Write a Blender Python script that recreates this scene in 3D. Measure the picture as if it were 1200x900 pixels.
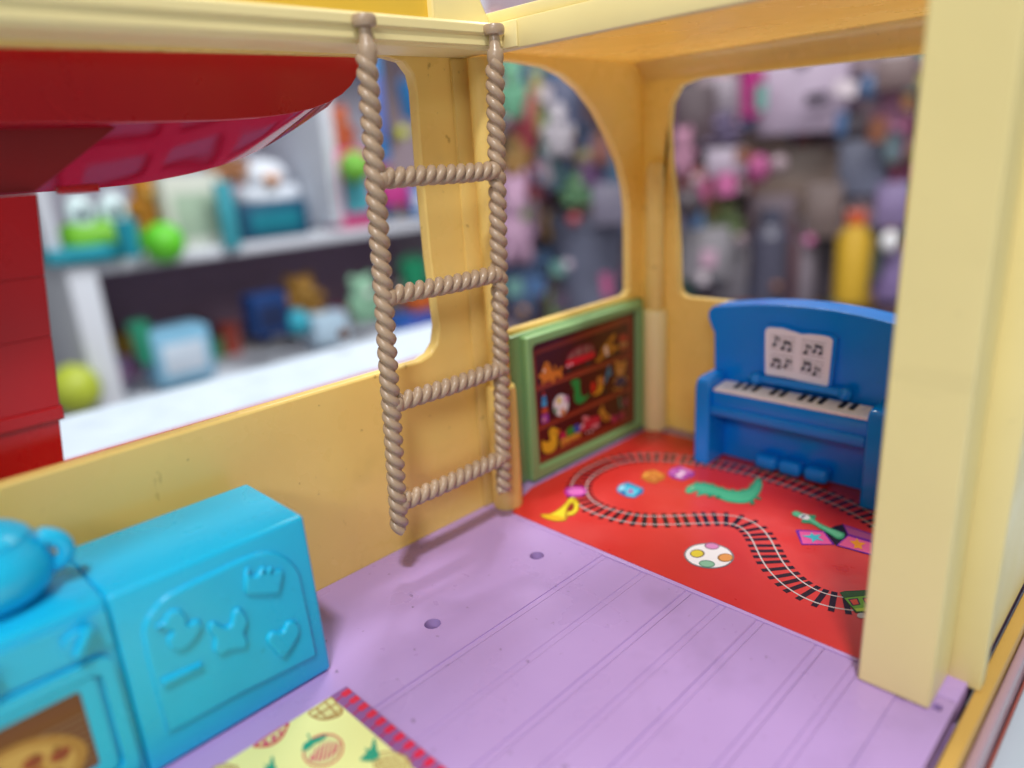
import bpy, bmesh, math, random
from mathutils import Vector, Matrix
from mathutils.geometry import tessellate_polygon

for o in list(bpy.data.objects):
    bpy.data.objects.remove(o, do_unlink=True)
S = 0.01                       # everything below is written in centimetres
C = bpy.context.scene.collection
sc = bpy.context.scene
random.seed(7)

# ------------------------------------------------------------------ camera
# X runs along the planks (away to the right), Y towards the window wall (away to the left), Z up
R0 = ((0.69950, -0.25338, 0.66820), (-0.71227, -0.17134, 0.68067), (-0.05798, -0.95207, -0.30033))
cam = bpy.data.cameras.new('camera')
co = bpy.data.objects.new('camera', cam)
C.objects.link(co)
rot = Matrix(R0) @ Matrix(((1, 0, 0), (0, -1, 0), (0, 0, -1)))
co.matrix_world = Matrix.Translation((0, 0, 22 * S)) @ rot.to_4x4()
cam.sensor_width = 36
cam.lens = 36 * 843 / 1200
cam.clip_start = 0.01
cam.clip_end = 40
cam.dof.use_dof = True
cam.dof.focus_distance = 0.37
cam.dof.aperture_fstop = 2.4
cam.dof.aperture_blades = 0
sc.camera = co

# ------------------------------------------------------------------ light: the shop's ceiling panels, one added backlight and even ambient light
w = bpy.data.worlds.new('World')
sc.world = w
w.use_nodes = True
bg = w.node_tree.nodes['Background']
bg.inputs['Color'].default_value = (0.93, 0.96, 1.0, 1)
bg.inputs['Strength'].default_value = 0.22


def lamp(name, loc, target, sx, sy, power, col):
    l = bpy.data.lights.new(name, 'AREA')
    l.shape = 'RECTANGLE'
    l.size, l.size_y, l.energy, l.color = sx * S, sy * S, power, col
    o = bpy.data.objects.new(name, l)
    C.objects.link(o)
    o.location = Vector(loc) * S
    o.rotation_euler = (Vector(target) - Vector(loc)).to_track_quat('-Z', 'Y').to_euler()
    return o


lamp('overhead_light', (-38, -32, 160), (22, 24, 0), 18, 9, 22.0, (1.0, 0.97, 0.93))
lamp('overhead_light', (46, 62, 140), (24, 26, 0), 20, 7, 6.0, (1.0, 0.98, 0.95))
lamp('overhead_light', (-220, -120, 165), (40, 22, 5), 150, 40, 32.0, (1.0, 0.98, 0.96))
lamp('overhead_light', (120, 92, 175), (46, 22, 12), 60, 30, 20.0, (1.0, 0.98, 0.95))  # added to backlight the translucent yellow walls and brighten the far room
lamp('overhead_light', (190, 60, 240), (300, 160, -10), 120, 40, 75.0, (1.0, 0.97, 0.95))
lamp('overhead_light', (90, 130, 230), (110, 256, -5), 120, 40, 28.0, (0.95, 0.97, 1.0))
sc.view_settings.view_transform = 'Standard'
sc.view_settings.look = 'None'
sc.view_settings.exposure = -0.1
sc.view_settings.gamma = 1.0
sc.view_settings.use_curve_mapping = False
sc.cycles.max_bounces = 10
sc.cycles.caustics_reflective = False
sc.cycles.caustics_refractive = False
sc.cycles.sample_clamp_indirect = 4.0


# ------------------------------------------------------------------ materials
def lin(h):
    h = h.lstrip('#')
    out = []
    for i in (0, 2, 4):
        c = int(h[i:i + 2], 16) / 255
        out.append(c / 12.92 if c <= 0.04045 else ((c + 0.055) / 1.055) ** 2.4)
    return out


MATS = {}


def plastic(name, col, rough=0.36, var=0.05, bump=0.05, scale=90, spec=0.5, trans=0.0, tcol=None, coat=0.0, smudge=0.1, sss=0.0, wear=0.0):
    """moulded plastic: base colour with faint mottling, smudged gloss and a fine uneven skin"""
    if name in MATS:
        return MATS[name]
    m = bpy.data.materials.new(name)
    m.use_nodes = True
    n, l = m.node_tree.nodes, m.node_tree.links
    p = n['Principled BSDF']
    c = lin(col) if isinstance(col, str) else list(col)
    tc = n.new('ShaderNodeTexCoord')
    no = n.new('ShaderNodeTexNoise')
    no.inputs['Scale'].default_value = 14
    no.inputs['Detail'].default_value = 5
    l.new(tc.outputs['Object'], no.inputs['Vector'])
    mp = n.new('ShaderNodeMapRange')
    mp.inputs['To Min'].default_value = 1 - var
    mp.inputs['To Max'].default_value = 1 + var
    mp.inputs['From Min'].default_value = 0.3
    mp.inputs['From Max'].default_value = 0.7
    l.new(no.outputs['Fac'], mp.inputs['Value'])
    mx = n.new('ShaderNodeVectorMath')
    mx.operation = 'SCALE'
    mx.inputs[0].default_value = c
    l.new(mp.outputs['Result'], mx.inputs['Scale'])
    base_out = mx.outputs['Vector']
    if wear:
        # grime specks, faint scuffs and hairline scratches
        for sc_, lo, hi, amt, stretch in ((170, 0.70, 0.76, 0.5, (1, 1, 1)), (24, 0.60, 0.80, 0.16, (1, 1, 1)), (60, 0.715, 0.75, -0.14, (0.12, 1.6, 1.0)), (75, 0.72, 0.75, 0.22, (1.3, 0.1, 0.6))):
            mpg = n.new('ShaderNodeMapping')
            mpg.inputs['Scale'].default_value = stretch
            mpg.inputs['Rotation'].default_value = (0.2, 0.1, sc_ * 0.01)
            l.new(tc.outputs['Object'], mpg.inputs['Vector'])
            ns = n.new('ShaderNodeTexNoise')
            ns.inputs['Scale'].default_value = sc_
            ns.inputs['Detail'].default_value = 3
            l.new(mpg.outputs['Vector'], ns.inputs['Vector'])
            rr = n.new('ShaderNodeMapRange')
            rr.inputs['From Min'].default_value = lo
            rr.inputs['From Max'].default_value = hi
            rr.inputs['To Min'].default_value = 1.0
            rr.inputs['To Max'].default_value = 1.0 - amt * wear
            l.new(ns.outputs['Fac'], rr.inputs['Value'])
            m2 = n.new('ShaderNodeVectorMath')
            m2.operation = 'SCALE'
            l.new(base_out, m2.inputs[0])
            l.new(rr.outputs['Result'], m2.inputs['Scale'])
            base_out = m2.outputs['Vector']
    l.new(base_out, p.inputs['Base Color'])
    n2 = n.new('ShaderNodeTexNoise')
    n2.inputs['Scale'].default_value = 30
    n2.inputs['Detail'].default_value = 6
    l.new(tc.outputs['Object'], n2.inputs['Vector'])
    mr = n.new('ShaderNodeMapRange')
    mr.inputs['From Min'].default_value = 0.3
    mr.inputs['From Max'].default_value = 0.75
    mr.inputs['To Min'].default_value = max(0.02, rough - smudge)
    mr.inputs['To Max'].default_value = rough + smudge
    l.new(n2.outputs['Fac'], mr.inputs['Value'])
    l.new(mr.outputs['Result'], p.inputs['Roughness'])
    n3 = n.new('ShaderNodeTexNoise')
    n3.inputs['Scale'].default_value = scale
    n3.inputs['Detail'].default_value = 1
    l.new(tc.outputs['Object'], n3.inputs['Vector'])
    b = n.new('ShaderNodeBump')
    b.inputs['Strength'].default_value = bump
    b.inputs['Distance'].default_value = 0.0006
    l.new(n3.outputs['Fac'], b.inputs['Height'])
    l.new(b.outputs['Normal'], p.inputs['Normal'])
    p.inputs['Specular IOR Level'].default_value = spec
    if coat:
        p.inputs['Coat Weight'].default_value = coat
        p.inputs['Coat Roughness'].default_value = 0.05
    if sss:
        p.inputs['Subsurface Weight'].default_value = sss
        p.inputs['Subsurface Radius'].default_value = (0.006, 0.004, 0.002)
        p.inputs['Subsurface Scale'].default_value = 1.0
    if trans:
        t = n.new('ShaderNodeBsdfTranslucent')
        t.inputs['Color'].default_value = (*lin(tcol or col), 1)
        ms = n.new('ShaderNodeMixShader')
        ms.inputs['Fac'].default_value = trans
        l.new(p.outputs['BSDF'], ms.inputs[1])
        l.new(t.outputs['BSDF'], ms.inputs[2])
        l.new(ms.outputs['Shader'], n['Material Output'].inputs['Surface'])
    MATS[name] = m
    return m


def ink():
    """flat printed ink: its colour is the colour of the print"""
    if 'printed_ink' in MATS:
        return MATS['printed_ink']
    m = bpy.data.materials.new('printed_ink')
    m.use_nodes = True
    n, l = m.node_tree.nodes, m.node_tree.links
    p = n['Principled BSDF']
    a = n.new('ShaderNodeAttribute')
    a.attribute_name = 'ink'
    l.new(a.outputs['Color'], p.inputs['Base Color'])
    p.inputs['Roughness'].default_value = 0.22
    MATS['printed_ink'] = m
    return m


YEL = plastic('cream_yellow_plastic', '#f6dc88', 0.28, 0.05, 0.04, trans=0.28, tcol='#ffdf84', wear=1.0)
LIT_PALE = plastic('lit_cream_plastic', '#efe0a4', 0.4, 0.03, 0.04)  # same yellow plastic where light falls on it, brightness put into the colour
PILLAR = plastic('lit_straw_plastic', '#e0d092', 0.42, 0.03, 0.05, wear=0.2)  # house yellow again, the lit look of the pillar put into its colour
PURP = plastic('lavender_plastic', '#b092cc', 0.33, 0.04, 0.05, smudge=0.1, wear=1.0)
REDP = plastic('red_plastic', '#b80a16', 0.32, 0.04, 0.05)
REDG = plastic('glossy_red_plastic', '#a00a20', 0.05, 0.03, 0.02, spec=0.4, smudge=0.02)
RUGM = plastic('red_sticker_paper', '#c82c28', 0.36, 0.04, 0.06, scale=220)
MATM = plastic('yellow_sticker_paper', '#e2e49a', 0.42, 0.03, 0.05, scale=220)
MATP = plastic('purple_sticker_border', '#84508e', 0.42, 0.03, 0.05, scale=220)
GREEN = plastic('green_plastic', '#7ea870', 0.36, 0.04, 0.05)
BLUE = plastic('royal_blue_plastic', '#0286ea', 0.2, 0.04, 0.06, wear=0.4)
CYAN = plastic('sky_blue_plastic', '#18b6e4', 0.28, 0.03, 0.05, wear=0.5)
ROPE = plastic('taupe_plastic', '#a8917a', 0.34, 0.06, 0.04)
WKEY = plastic('white_key_plastic', '#f0f0f4', 0.35, 0.02, 0.03)
BKEY = plastic('black_key_plastic', '#15151c', 0.35, 0.02, 0.03)
PAPER = plastic('white_sheet_paper', '#eef2ff', 0.5, 0.02, 0.03)
TABLE = plastic('white_laminate', '#c4d2e0', 0.4, 0.02, 0.02)
SHELFW = plastic('white_shelf_board', '#d2d8e2', 0.45, 0.02, 0.02)
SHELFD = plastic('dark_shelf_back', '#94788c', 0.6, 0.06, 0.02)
WALLM = plastic('shop_wall_paint', '#a08f98', 0.8, 0.10, 0.02)
FLOORM = plastic('shop_floor_tiles', '#8d8890', 0.5, 0.05, 0.02)
MAUVE = plastic('mauve_base_plastic', '#b99aa8', 0.25, 0.04, 0.03)
YBASE = plastic('golden_base_plastic', '#cfa656', 0.4, 0.06, 0.06)
HOLE = plastic('deep_lavender_plastic', '#a888c8', 0.4, 0.03, 0.03)
DARK = plastic('dark_slot_plastic', '#2a2438', 0.6, 0.02, 0.02)


# ------------------------------------------------------------------ mesh helpers
def tag(o, label=None, cat=None, group=None, kind=None):
    if label: o['label'] = label
    if cat: o['category'] = cat
    if group: o['group'] = group
    if kind: o['kind'] = kind
    return o


def thing(name, loc, label, cat, group=None):
    """an Empty at the thing's base that parents its parts"""
    o = bpy.data.objects.new(name, None)
    o.empty_display_size = 0.01
    C.objects.link(o)
    o.location = Vector(loc) * S
    return tag(o, label, cat, group)


def wpos(o):
    p = Vector((0, 0, 0))
    while o is not None:
        p += Vector(o.location)
        o = o.parent
    return p


def obj(name, bm, mat, parent=None, origin=None, angle=35, bev=0, seg=2):
    """one mesh object from a bmesh written in world centimetres"""
    if origin is None:
        if parent is not None:
            org = wpos(parent)
        else:
            xs = [v.co for v in bm.verts]
            org = Vector(((min(v.x for v in xs) + max(v.x for v in xs)) / 2, (min(v.y for v in xs) + max(v.y for v in xs)) / 2, min(v.z for v in xs))) * S
    else:
        org = Vector(origin) * S
    for v in bm.verts:
        v.co = v.co * S - org
    bmesh.ops.recalc_face_normals(bm, faces=bm.faces[:])
    me = bpy.data.meshes.new(name)
    bm.to_mesh(me)
    bm.free()
    me.polygons.foreach_set('use_smooth', [True] * len(me.polygons))
    me.set_sharp_from_angle(angle=math.radians(angle))
    for x in (mat if isinstance(mat, (list, tuple)) else [mat]):
        me.materials.append(x)
    o = bpy.data.objects.new(name, me)
    C.objects.link(o)
    if parent is not None:
        o.parent = parent
        o.location = org - wpos(parent)
    else:
        o.location = org
    if bev:
        b = o.modifiers.new('bevel', 'BEVEL')
        b.width, b.segments, b.limit_method, b.angle_limit = bev * S, seg, 'ANGLE', math.radians(40)
        b.use_clamp_overlap = True
        b.harden_normals = False
    return o


def box(bm, x0, x1, y0, y1, z0, z1, bev=0, seg=2, mi=0):
    vs = [bm.verts.new((x, y, z)) for x in (x0, x1) for y in (y0, y1) for z in (z0, z1)]
    fs = []
    for q in ((0, 1, 3, 2), (4, 6, 7, 5), (0, 4, 5, 1), (2, 3, 7, 6), (0, 2, 6, 4), (1, 5, 7, 3)):
        f = bm.faces.new([vs[i] for i in q])
        f.material_index = mi
        fs.append(f)
    if bev:
        es = list({e for f in fs for e in f.edges})
        bmesh.ops.bevel(bm, geom=es, offset=bev, segments=seg, affect='EDGES', profile=0.5)
    return vs


def bxo(name, dims, mat, parent=None, bev=0.08, seg=2, **k):
    bm = bmesh.new()
    box(bm, *dims, bev=bev, seg=seg)
    return obj(name, bm, mat, parent, **k)


def emb(plane, a, b, d):
    """a point with in-plane coordinates a, b and depth d"""
    return {'XZ': (a, d, b), 'YZ': (d, a, b), 'XY': (a, b, d)}[plane]


def plate(bm, plane, outer, holes, d0, d1):
    """a plate of the given outline with openings, from depth d0 to d1"""
    loops = [outer] + list(holes)
    tri = tessellate_polygon([[Vector((p[0], p[1], 0)) for p in L] for L in loops])
    flat = [p for L in loops for p in L]
    A = [bm.verts.new(emb(plane, p[0], p[1], d0)) for p in flat]
    B = [bm.verts.new(emb(plane, p[0], p[1], d1)) for p in flat]
    for t in tri:
        try:
            bm.faces.new([A[i] for i in t])
            bm.faces.new([B[i] for i in reversed(t)])
        except ValueError:
            pass
    k = 0
    for L in loops:
        n = len(L)
        for i in range(n):
            j = (i + 1) % n
            bm.faces.new([A[k + i], A[k + j], B[k + j], B[k + i]])
        k += n


def spline(pts, n=5):
    """closed Catmull-Rom curve"""
    out = []
    m = len(pts)
    for i in range(m):
        p0, p1, p2, p3 = (Vector((*pts[(i + k) % m], 0)) for k in (-1, 0, 1, 2))
        for j in range(n):
            t = j / n
            q = 0.5 * (2 * p1 + (p2 - p0) * t + (2 * p0 - 5 * p1 + 4 * p2 - p3) * t * t + (3 * p1 - p0 - 3 * p2 + p3) * t ** 3)
            out.append((q.x, q.y))
    return out


def area2(p):
    return sum(p[i][0] * p[(i + 1) % len(p)][1] - p[(i + 1) % len(p)][0] * p[i][1] for i in range(len(p)))


def rrect(a0, b0, a1, b1, r, n=6):
    out = []
    for cx, cy, s in ((a1 - r, b1 - r, 0), (a0 + r, b1 - r, 90), (a0 + r, b0 + r, 180), (a1 - r, b0 + r, 270)):
        for i in range(n + 1):
            t = math.radians(s + 90 * i / n)
            out.append((cx + r * math.cos(t), cy + r * math.sin(t)))
    return out


def lathe(bm, prof, cx, cy, n=32, mi=0):
    """profile of (radius, z) turned about a vertical axis"""
    rings = []
    for r, z in prof:
        rings.append([bm.verts.new((cx + r * math.cos(2 * math.pi * i / n), cy + r * math.sin(2 * math.pi * i / n), z)) for i in range(n)])
    for a, b in zip(rings, rings[1:]):
        for i in range(n):
            f = bm.faces.new([a[i], a[(i + 1) % n], b[(i + 1) % n], b[i]])
            f.material_index = mi
    for r in (rings[0], rings[-1]):
        f = bm.faces.new(r)
        f.material_index = mi


def tube(bm, pts, rad, n=10, mi=0):
    pts = [Vector(p) for p in pts]
    rads = rad if isinstance(rad, (list, tuple)) else [rad] * len(pts)
    up = None
    rings = []
    for i, p in enumerate(pts):
        t = (pts[min(i + 1, len(pts) - 1)] - pts[max(i - 1, 0)]).normalized()
        if up is None:
            up = t.orthogonal().normalized()
        up = (up - t * up.dot(t)).normalized()
        s = t.cross(up)
        rings.append([bm.verts.new(p + rads[i] * (up * math.cos(2 * math.pi * k / n) + s * math.sin(2 * math.pi * k / n))) for k in range(n)])
    for a, b in zip(rings, rings[1:]):
        for i in range(n):
            f = bm.faces.new([a[i], a[(i + 1) % n], b[(i + 1) % n], b[i]])
            f.material_index = mi
    bm.faces.new(rings[0][::-1]).material_index = mi
    bm.faces.new(rings[-1]).material_index = mi


def ball(bm, c, rx, ry=None, rz=None, n=20, mi=0):
    r = bmesh.ops.create_uvsphere(bm, u_segments=n, v_segments=max(8, n * 2 // 3), radius=1.0)
    for v in r['verts']:
        v.co = Vector((c[0] + v.co.x * rx, c[1] + v.co.y * (ry or rx), c[2] + v.co.z * (rz or rx)))
        for f in v.link_faces:
            f.material_index = mi


def printed(name, layers, plane, depth, step, parent, label=None):
    """a flat print: coloured shapes, each layer a hair above the one below"""
    bm = bmesh.new()
    cl = bm.loops.layers.float_color.new('ink')
    for i, (colr, kind, pts) in enumerate(layers):
        p = spline(pts) if kind == 's' else list(pts)
        if area2(p) < 0:
            p.reverse()
        d = depth + step * i
        vs = [bm.verts.new(emb(plane, a, b, d)) for a, b in p]
        c = lin(colr)
        for t in tessellate_polygon([[Vector((a, b, 0)) for a, b in p]]):
            try:
                f = bm.faces.new([vs[k] for k in t])
            except ValueError:
                continue
            for lp in f.loops:
                lp[cl] = (*c, 1)
    for f in bm.faces:
        f.normal_update()
    want = {'XY': Vector((0, 0, 1)), 'XZ': Vector((0, -1, 0)), 'YZ': Vector((-1, 0, 0))}[plane]
    org = wpos(parent)
    for v in bm.verts:
        v.co = v.co * S - org
    for f in bm.faces:
        f.normal_update()
        if f.normal.dot(want) < 0:
            f.normal_flip()
    me = bpy.data.meshes.new(name)
    bm.to_mesh(me)
    bm.free()
    me.materials.append(ink())
    o = bpy.data.objects.new(name, me)
    C.objects.link(o)
    o.parent = parent
    if label:
        o['label'] = label
    return o


P = {}  # outlines traced from image pixels, projected onto each surface and stored as centimetres
P['ball']=[
 ('#7d7a80','s',[(32.947,16.787),(31.901,16.701),(31.076,17.322),(30.919,18.308),(31.541,19.116),(32.618,19.254),(33.498,18.603),(33.624,17.565)]),
 ('#eceaf0','s',[(32.901,16.863),(31.938,16.788),(31.172,17.372),(31.02,18.292),(31.589,19.038),(32.578,19.157),(33.391,18.546),(33.516,17.583)]),
 ('#7a6a50','s',[(32.301,18.239),(31.947,18.169),(31.652,18.326),(31.584,18.618),(31.784,18.878),(32.14,18.953),(32.441,18.795),(32.507,18.497)]),
 ('#dcc93a','s',[(32.243,18.31),(31.963,18.258),(31.725,18.388),(31.666,18.625),(31.821,18.832),(32.103,18.888),(32.345,18.757),(32.402,18.516)]),
 ('#8d6a86','s',[(33.459,17.972),(33.154,17.955),(32.912,18.16),(32.871,18.47),(33.057,18.706),(33.364,18.728),(33.611,18.519),(33.649,18.205)]),
 ('#d58ac0','s',[(33.417,18.016),(33.186,18.013),(32.993,18.191),(32.948,18.447),(33.08,18.632),(33.313,18.637),(33.509,18.457),(33.552,18.199)]),
 ('#a07440','s',[(32.879,16.811),(32.522,16.758),(32.219,16.929),(32.143,17.225),(32.34,17.477),(32.699,17.535),(33.008,17.362),(33.082,17.061)]),
 ('#e09a52','s',[(32.842,16.856),(32.55,16.811),(32.304,16.948),(32.244,17.188),(32.407,17.393),(32.701,17.442),(32.952,17.304),(33.01,17.06)]),
 ('#5f8b78','s',[(31.632,17.219),(31.335,17.209),(31.089,17.424),(31.035,17.739),(31.206,17.974),(31.505,17.988),(31.756,17.77),(31.808,17.45)]),
 ('#86b89c','s',[(31.587,17.267),(31.358,17.271),(31.158,17.459),(31.102,17.723),(31.224,17.91),(31.455,17.909),(31.657,17.718),(31.712,17.452)]),
]
P['croc']=[
 ('#389a76','s',[(38.276,23.138),(39.013,23.497),(39.826,23.404),(40.176,23.144),(40.379,22.684),(40.332,21.86),(40.346,21.089),(40.743,20.427),(41.659,20.25),(42.804,20.502),(43.19,20.475),(42.75,19.983),(41.556,19.448),(40.214,19.2),(39.316,19.315),(38.824,19.946),(38.737,20.644),(38.94,21.301),(38.815,21.894),(38.597,22.103),(38.294,22.205),(38.3,22.377),(38.836,22.526),(38.824,22.689),(38.34,22.798)]),
 ('#50b48c','s',[(38.383,23.111),(39.034,23.393),(39.653,23.242),(39.99,22.919),(40.142,22.49),(40.088,21.724),(40.105,20.958),(40.48,20.29),(41.377,20.052),(42.538,20.259),(42.756,20.171),(41.704,19.628),(40.481,19.387),(39.536,19.48),(39.07,20.078),(38.985,20.781),(39.173,21.432),(39.049,22.029),(38.869,22.262),(38.528,22.264),(39.064,22.49),(39.021,22.807),(38.516,22.939)]),
 ('#389a76','p',[(39.826,23.404),(40.188,23.444),(40.083,23.148)]),
 ('#389a76','p',[(40.155,23.016),(40.455,23.017),(40.268,22.712)]),
 ('#389a76','p',[(40.326,22.481),(40.554,22.417),(40.293,22.064)]),
 ('#389a76','p',[(40.27,21.713),(40.483,21.664),(40.259,21.351)]),
 ('#389a76','p',[(40.366,20.99),(40.618,20.961),(40.464,20.714)]),
 ('#389a76','p',[(40.684,20.504),(41.018,20.517),(40.944,20.315)]),
 ('#389a76','p',[(41.495,20.275),(41.964,20.427),(42.006,20.296)]),
 ('#b9d8b8','s',[(39.206,23.056),(39.104,23.028),(39.026,23.063),(39.018,23.14),(39.084,23.214),(39.187,23.242),(39.265,23.207),(39.273,23.13)]),
 ('#202820','s',[(39.162,23.075),(39.113,23.059),(39.078,23.071),(39.078,23.104),(39.113,23.139),(39.163,23.155),(39.198,23.143),(39.197,23.11)]),
 ('#2c7a5c','p',[(38.797,21.772),(38.86,21.476),(38.541,21.459),(38.519,21.7)]),
 ('#2c7a5c','p',[(38.999,21.225),(39.207,21.1),(38.71,20.889),(38.642,21.188)]),
 ('#2c7a5c','p',[(39.652,19.227),(39.864,19.128),(39.443,18.812),(39.147,19.022)]),
 ('#2c7a5c','p',[(40.41,19.194),(40.506,18.93),(40.181,18.79),(40.078,19.131)]),
]
P['block_blue']=[
 ('#2f6fa8','p',[(35.961,27.075),(36.543,27.287),(37.26,27.104),(37.063,25.646),(36.52,25.297),(35.542,25.317),(35.351,25.852),(35.565,26.755)]),
 ('#8fd0e6','p',[(35.986,26.966),(36.478,27.176),(36.872,26.977),(36.073,26.549),(35.701,26.73)]),
 ('#2f9cc0','p',[(37.078,27.024),(37.007,25.719),(36.692,25.672),(36.666,26.854)]),
 ('#56c0de','p',[(36.06,26.49),(36.69,26.745),(36.692,25.672),(35.656,25.459),(35.508,25.941)]),
 ('#b04a9a','p',[(35.838,26.179),(36.485,26.32),(36.484,26.169),(35.924,25.697),(35.887,25.819),(36.016,25.948),(35.967,26.086),(35.776,26.035)]),
]
P['block_orange']=[
 ('#b06a28','p',[(38.557,26.869),(39.368,27.146),(40.032,26.785),(39.772,25.69),(39.137,25.375),(38.194,25.492),(38.08,26.035),(38.324,26.682)]),
 ('#e09a45','p',[(38.649,26.83),(39.266,27.025),(39.544,26.828),(38.812,26.535),(38.47,26.655)]),
 ('#d88a38','p',[(39.625,26.806),(39.922,26.672),(39.708,25.773),(39.384,25.785)]),
 ('#cf7d34','p',[(38.809,26.456),(39.413,26.663),(39.326,25.697),(38.354,25.599),(38.263,26.035)]),
 ('#a35a24','s',[(38.702,26.27),(39.14,26.187),(39.153,25.882),(38.791,25.667),(38.424,25.745),(38.407,26.007)]),
 ('#d88a42','s',[(38.743,26.134),(39.001,26.082),(38.974,25.913),(38.756,25.793),(38.553,25.856),(38.572,25.993)]),
]
P['block_purple']=[
 ('#93389a','p',[(40.206,25.746),(40.948,25.921),(41.66,25.678),(41.464,24.385),(40.812,23.995),(39.723,24.289),(39.638,24.962),(39.899,25.523)]),
 ('#c062bd','p',[(40.236,25.665),(40.842,25.803),(41.237,25.626),(40.336,25.282),(39.992,25.484)]),
 ('#c878c0','p',[(41.32,25.603),(41.57,25.534),(41.414,24.452),(41.099,24.529)]),
 ('#b44eb0','p',[(40.276,25.194),(41.129,25.509),(41.025,24.46),(39.889,24.392),(39.839,24.943)]),
 ('#f0d8ee','p',[(40.605,25.18),(40.905,25.207),(41.008,24.901),(40.792,24.683),(40.227,24.845),(40.238,24.584),(40.044,24.512),(40.05,25.076),(40.203,25.124),(40.653,24.865),(40.707,24.961),(40.582,25.042)]),
]
P['trumpet']=[
 ('#a8801c','s',[(29.879,28.578),(30.124,28.601),(30.494,28.27),(31.38,28.277),(32.351,28.503),(32.898,28.71),(33.217,28.453),(32.98,28.147),(32.729,27.721),(31.944,27.129),(31.209,26.945),(30.904,27.113),(30.394,26.892),(29.945,27.247),(29.769,27.952)]),
 ('#e0cf33','s',[(30.047,28.531),(30.429,28.158),(31.312,28.163),(32.318,28.397),(32.876,28.646),(33.075,28.39),(32.753,28.288),(31.892,28.058),(30.856,27.393),(30.548,27.236),(30.376,27.948)]),
 ('#e0cf33','s',[(32.585,28.203),(32.812,28.062),(32.467,27.614),(31.8,27.171),(31.264,27.097),(31.04,27.271),(31.23,27.475),(31.555,27.341),(31.984,27.506),(32.468,27.908)]),
 ('#8a2a1c','s',[(32.143,28.029),(32.416,27.974),(32.012,27.615),(31.582,27.449),(31.393,27.548),(31.641,27.801)]),
 ('#d8a822','s',[(29.93,28.514),(30.352,28.144),(30.587,27.323),(30.47,27.01),(30.02,27.312),(29.819,27.997)]),
]
P['disc']=[
 ('#b02a9c','s',[(33.588,29.703),(34.087,29.804),(34.565,29.514),(34.763,28.993),(34.505,28.516),(33.978,28.246),(33.517,28.313),(33.173,28.694),(33.066,29.111)]),
 ('#dd74c6','s',[(33.591,29.476),(34.042,29.536),(34.402,29.265),(34.458,28.803),(34.268,28.503),(33.873,28.382),(33.506,28.637),(33.327,28.993)]),
]
P['springbox']=[
 ('#6f2aa0','p',[(37.9,15.518),(38.03,15.383),(38.784,14.205),(37.658,13.134),(36.509,14.538)]),
 ('#e05a9e','p',[(37.893,15.296),(38.643,14.183),(37.624,13.256),(36.672,14.548)]),
 ('#2a2030','p',[(38.784,14.205),(39.751,13.947),(40.233,13.693),(39.187,12.993),(37.586,13.038)]),
 ('#6f2aa0','p',[(39.187,12.993),(39.218,11.589),(37.758,11.085),(37.586,13.038)]),
 ('#e0609a','p',[(39.037,12.902),(39.077,11.605),(37.875,11.189),(37.717,12.98)]),
 ('#6f2aa0','p',[(40.233,13.693),(40.108,11.895),(39.218,11.589),(39.153,12.98)]),
 ('#a8528e','p',[(40.087,13.523),(39.978,11.892),(39.361,11.679),(39.287,12.979)]),
 ('#45b4c8','p',[(37.448,14.948),(37.799,14.592),(38.167,14.695),(37.953,14.427),(38.302,14.158),(37.829,14.138),(37.675,13.728),(37.546,14.108),(37.096,14.18),(37.471,14.365)]),
 ('#e8962a','p',[(38.53,12.662),(38.736,12.404),(39.063,12.457),(38.732,12.195),(38.829,11.86),(38.445,11.969),(38.017,11.774),(38.083,12.001),(37.888,12.191),(38.248,12.266)]),
 ('#3f9a74','s',[(39.684,16.54),(40.13,16.452),(40.082,16.098),(40.108,15.685),(40.29,15.296),(39.714,15.101),(39.403,14.386),(39.285,13.72),(39.194,13.209),(38.607,13.028),(38.315,13.255),(38.592,13.795),(38.84,14.423),(39.131,15.085),(38.955,15.606),(39.43,15.766),(39.427,16.235)]),
 ('#6cc49c','s',[(39.68,16.481),(40.048,16.397),(39.97,16.049),(39.951,15.571),(39.722,15.243),(39.296,14.521),(39.212,14.042),(39.164,13.586),(39.033,13.242),(38.68,13.184),(38.54,13.386),(38.787,13.917),(39.066,14.516),(39.371,15.232),(39.548,15.771),(39.528,16.233)]),
 ('#e8e8f0','s',[(39.474,16.02),(40.035,15.935),(39.951,15.571),(39.586,15.416),(39.386,15.608)]),
 ('#28406a','p',[(39.546,15.929),(39.975,15.853),(39.861,15.747),(39.437,15.788)]),
]
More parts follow.
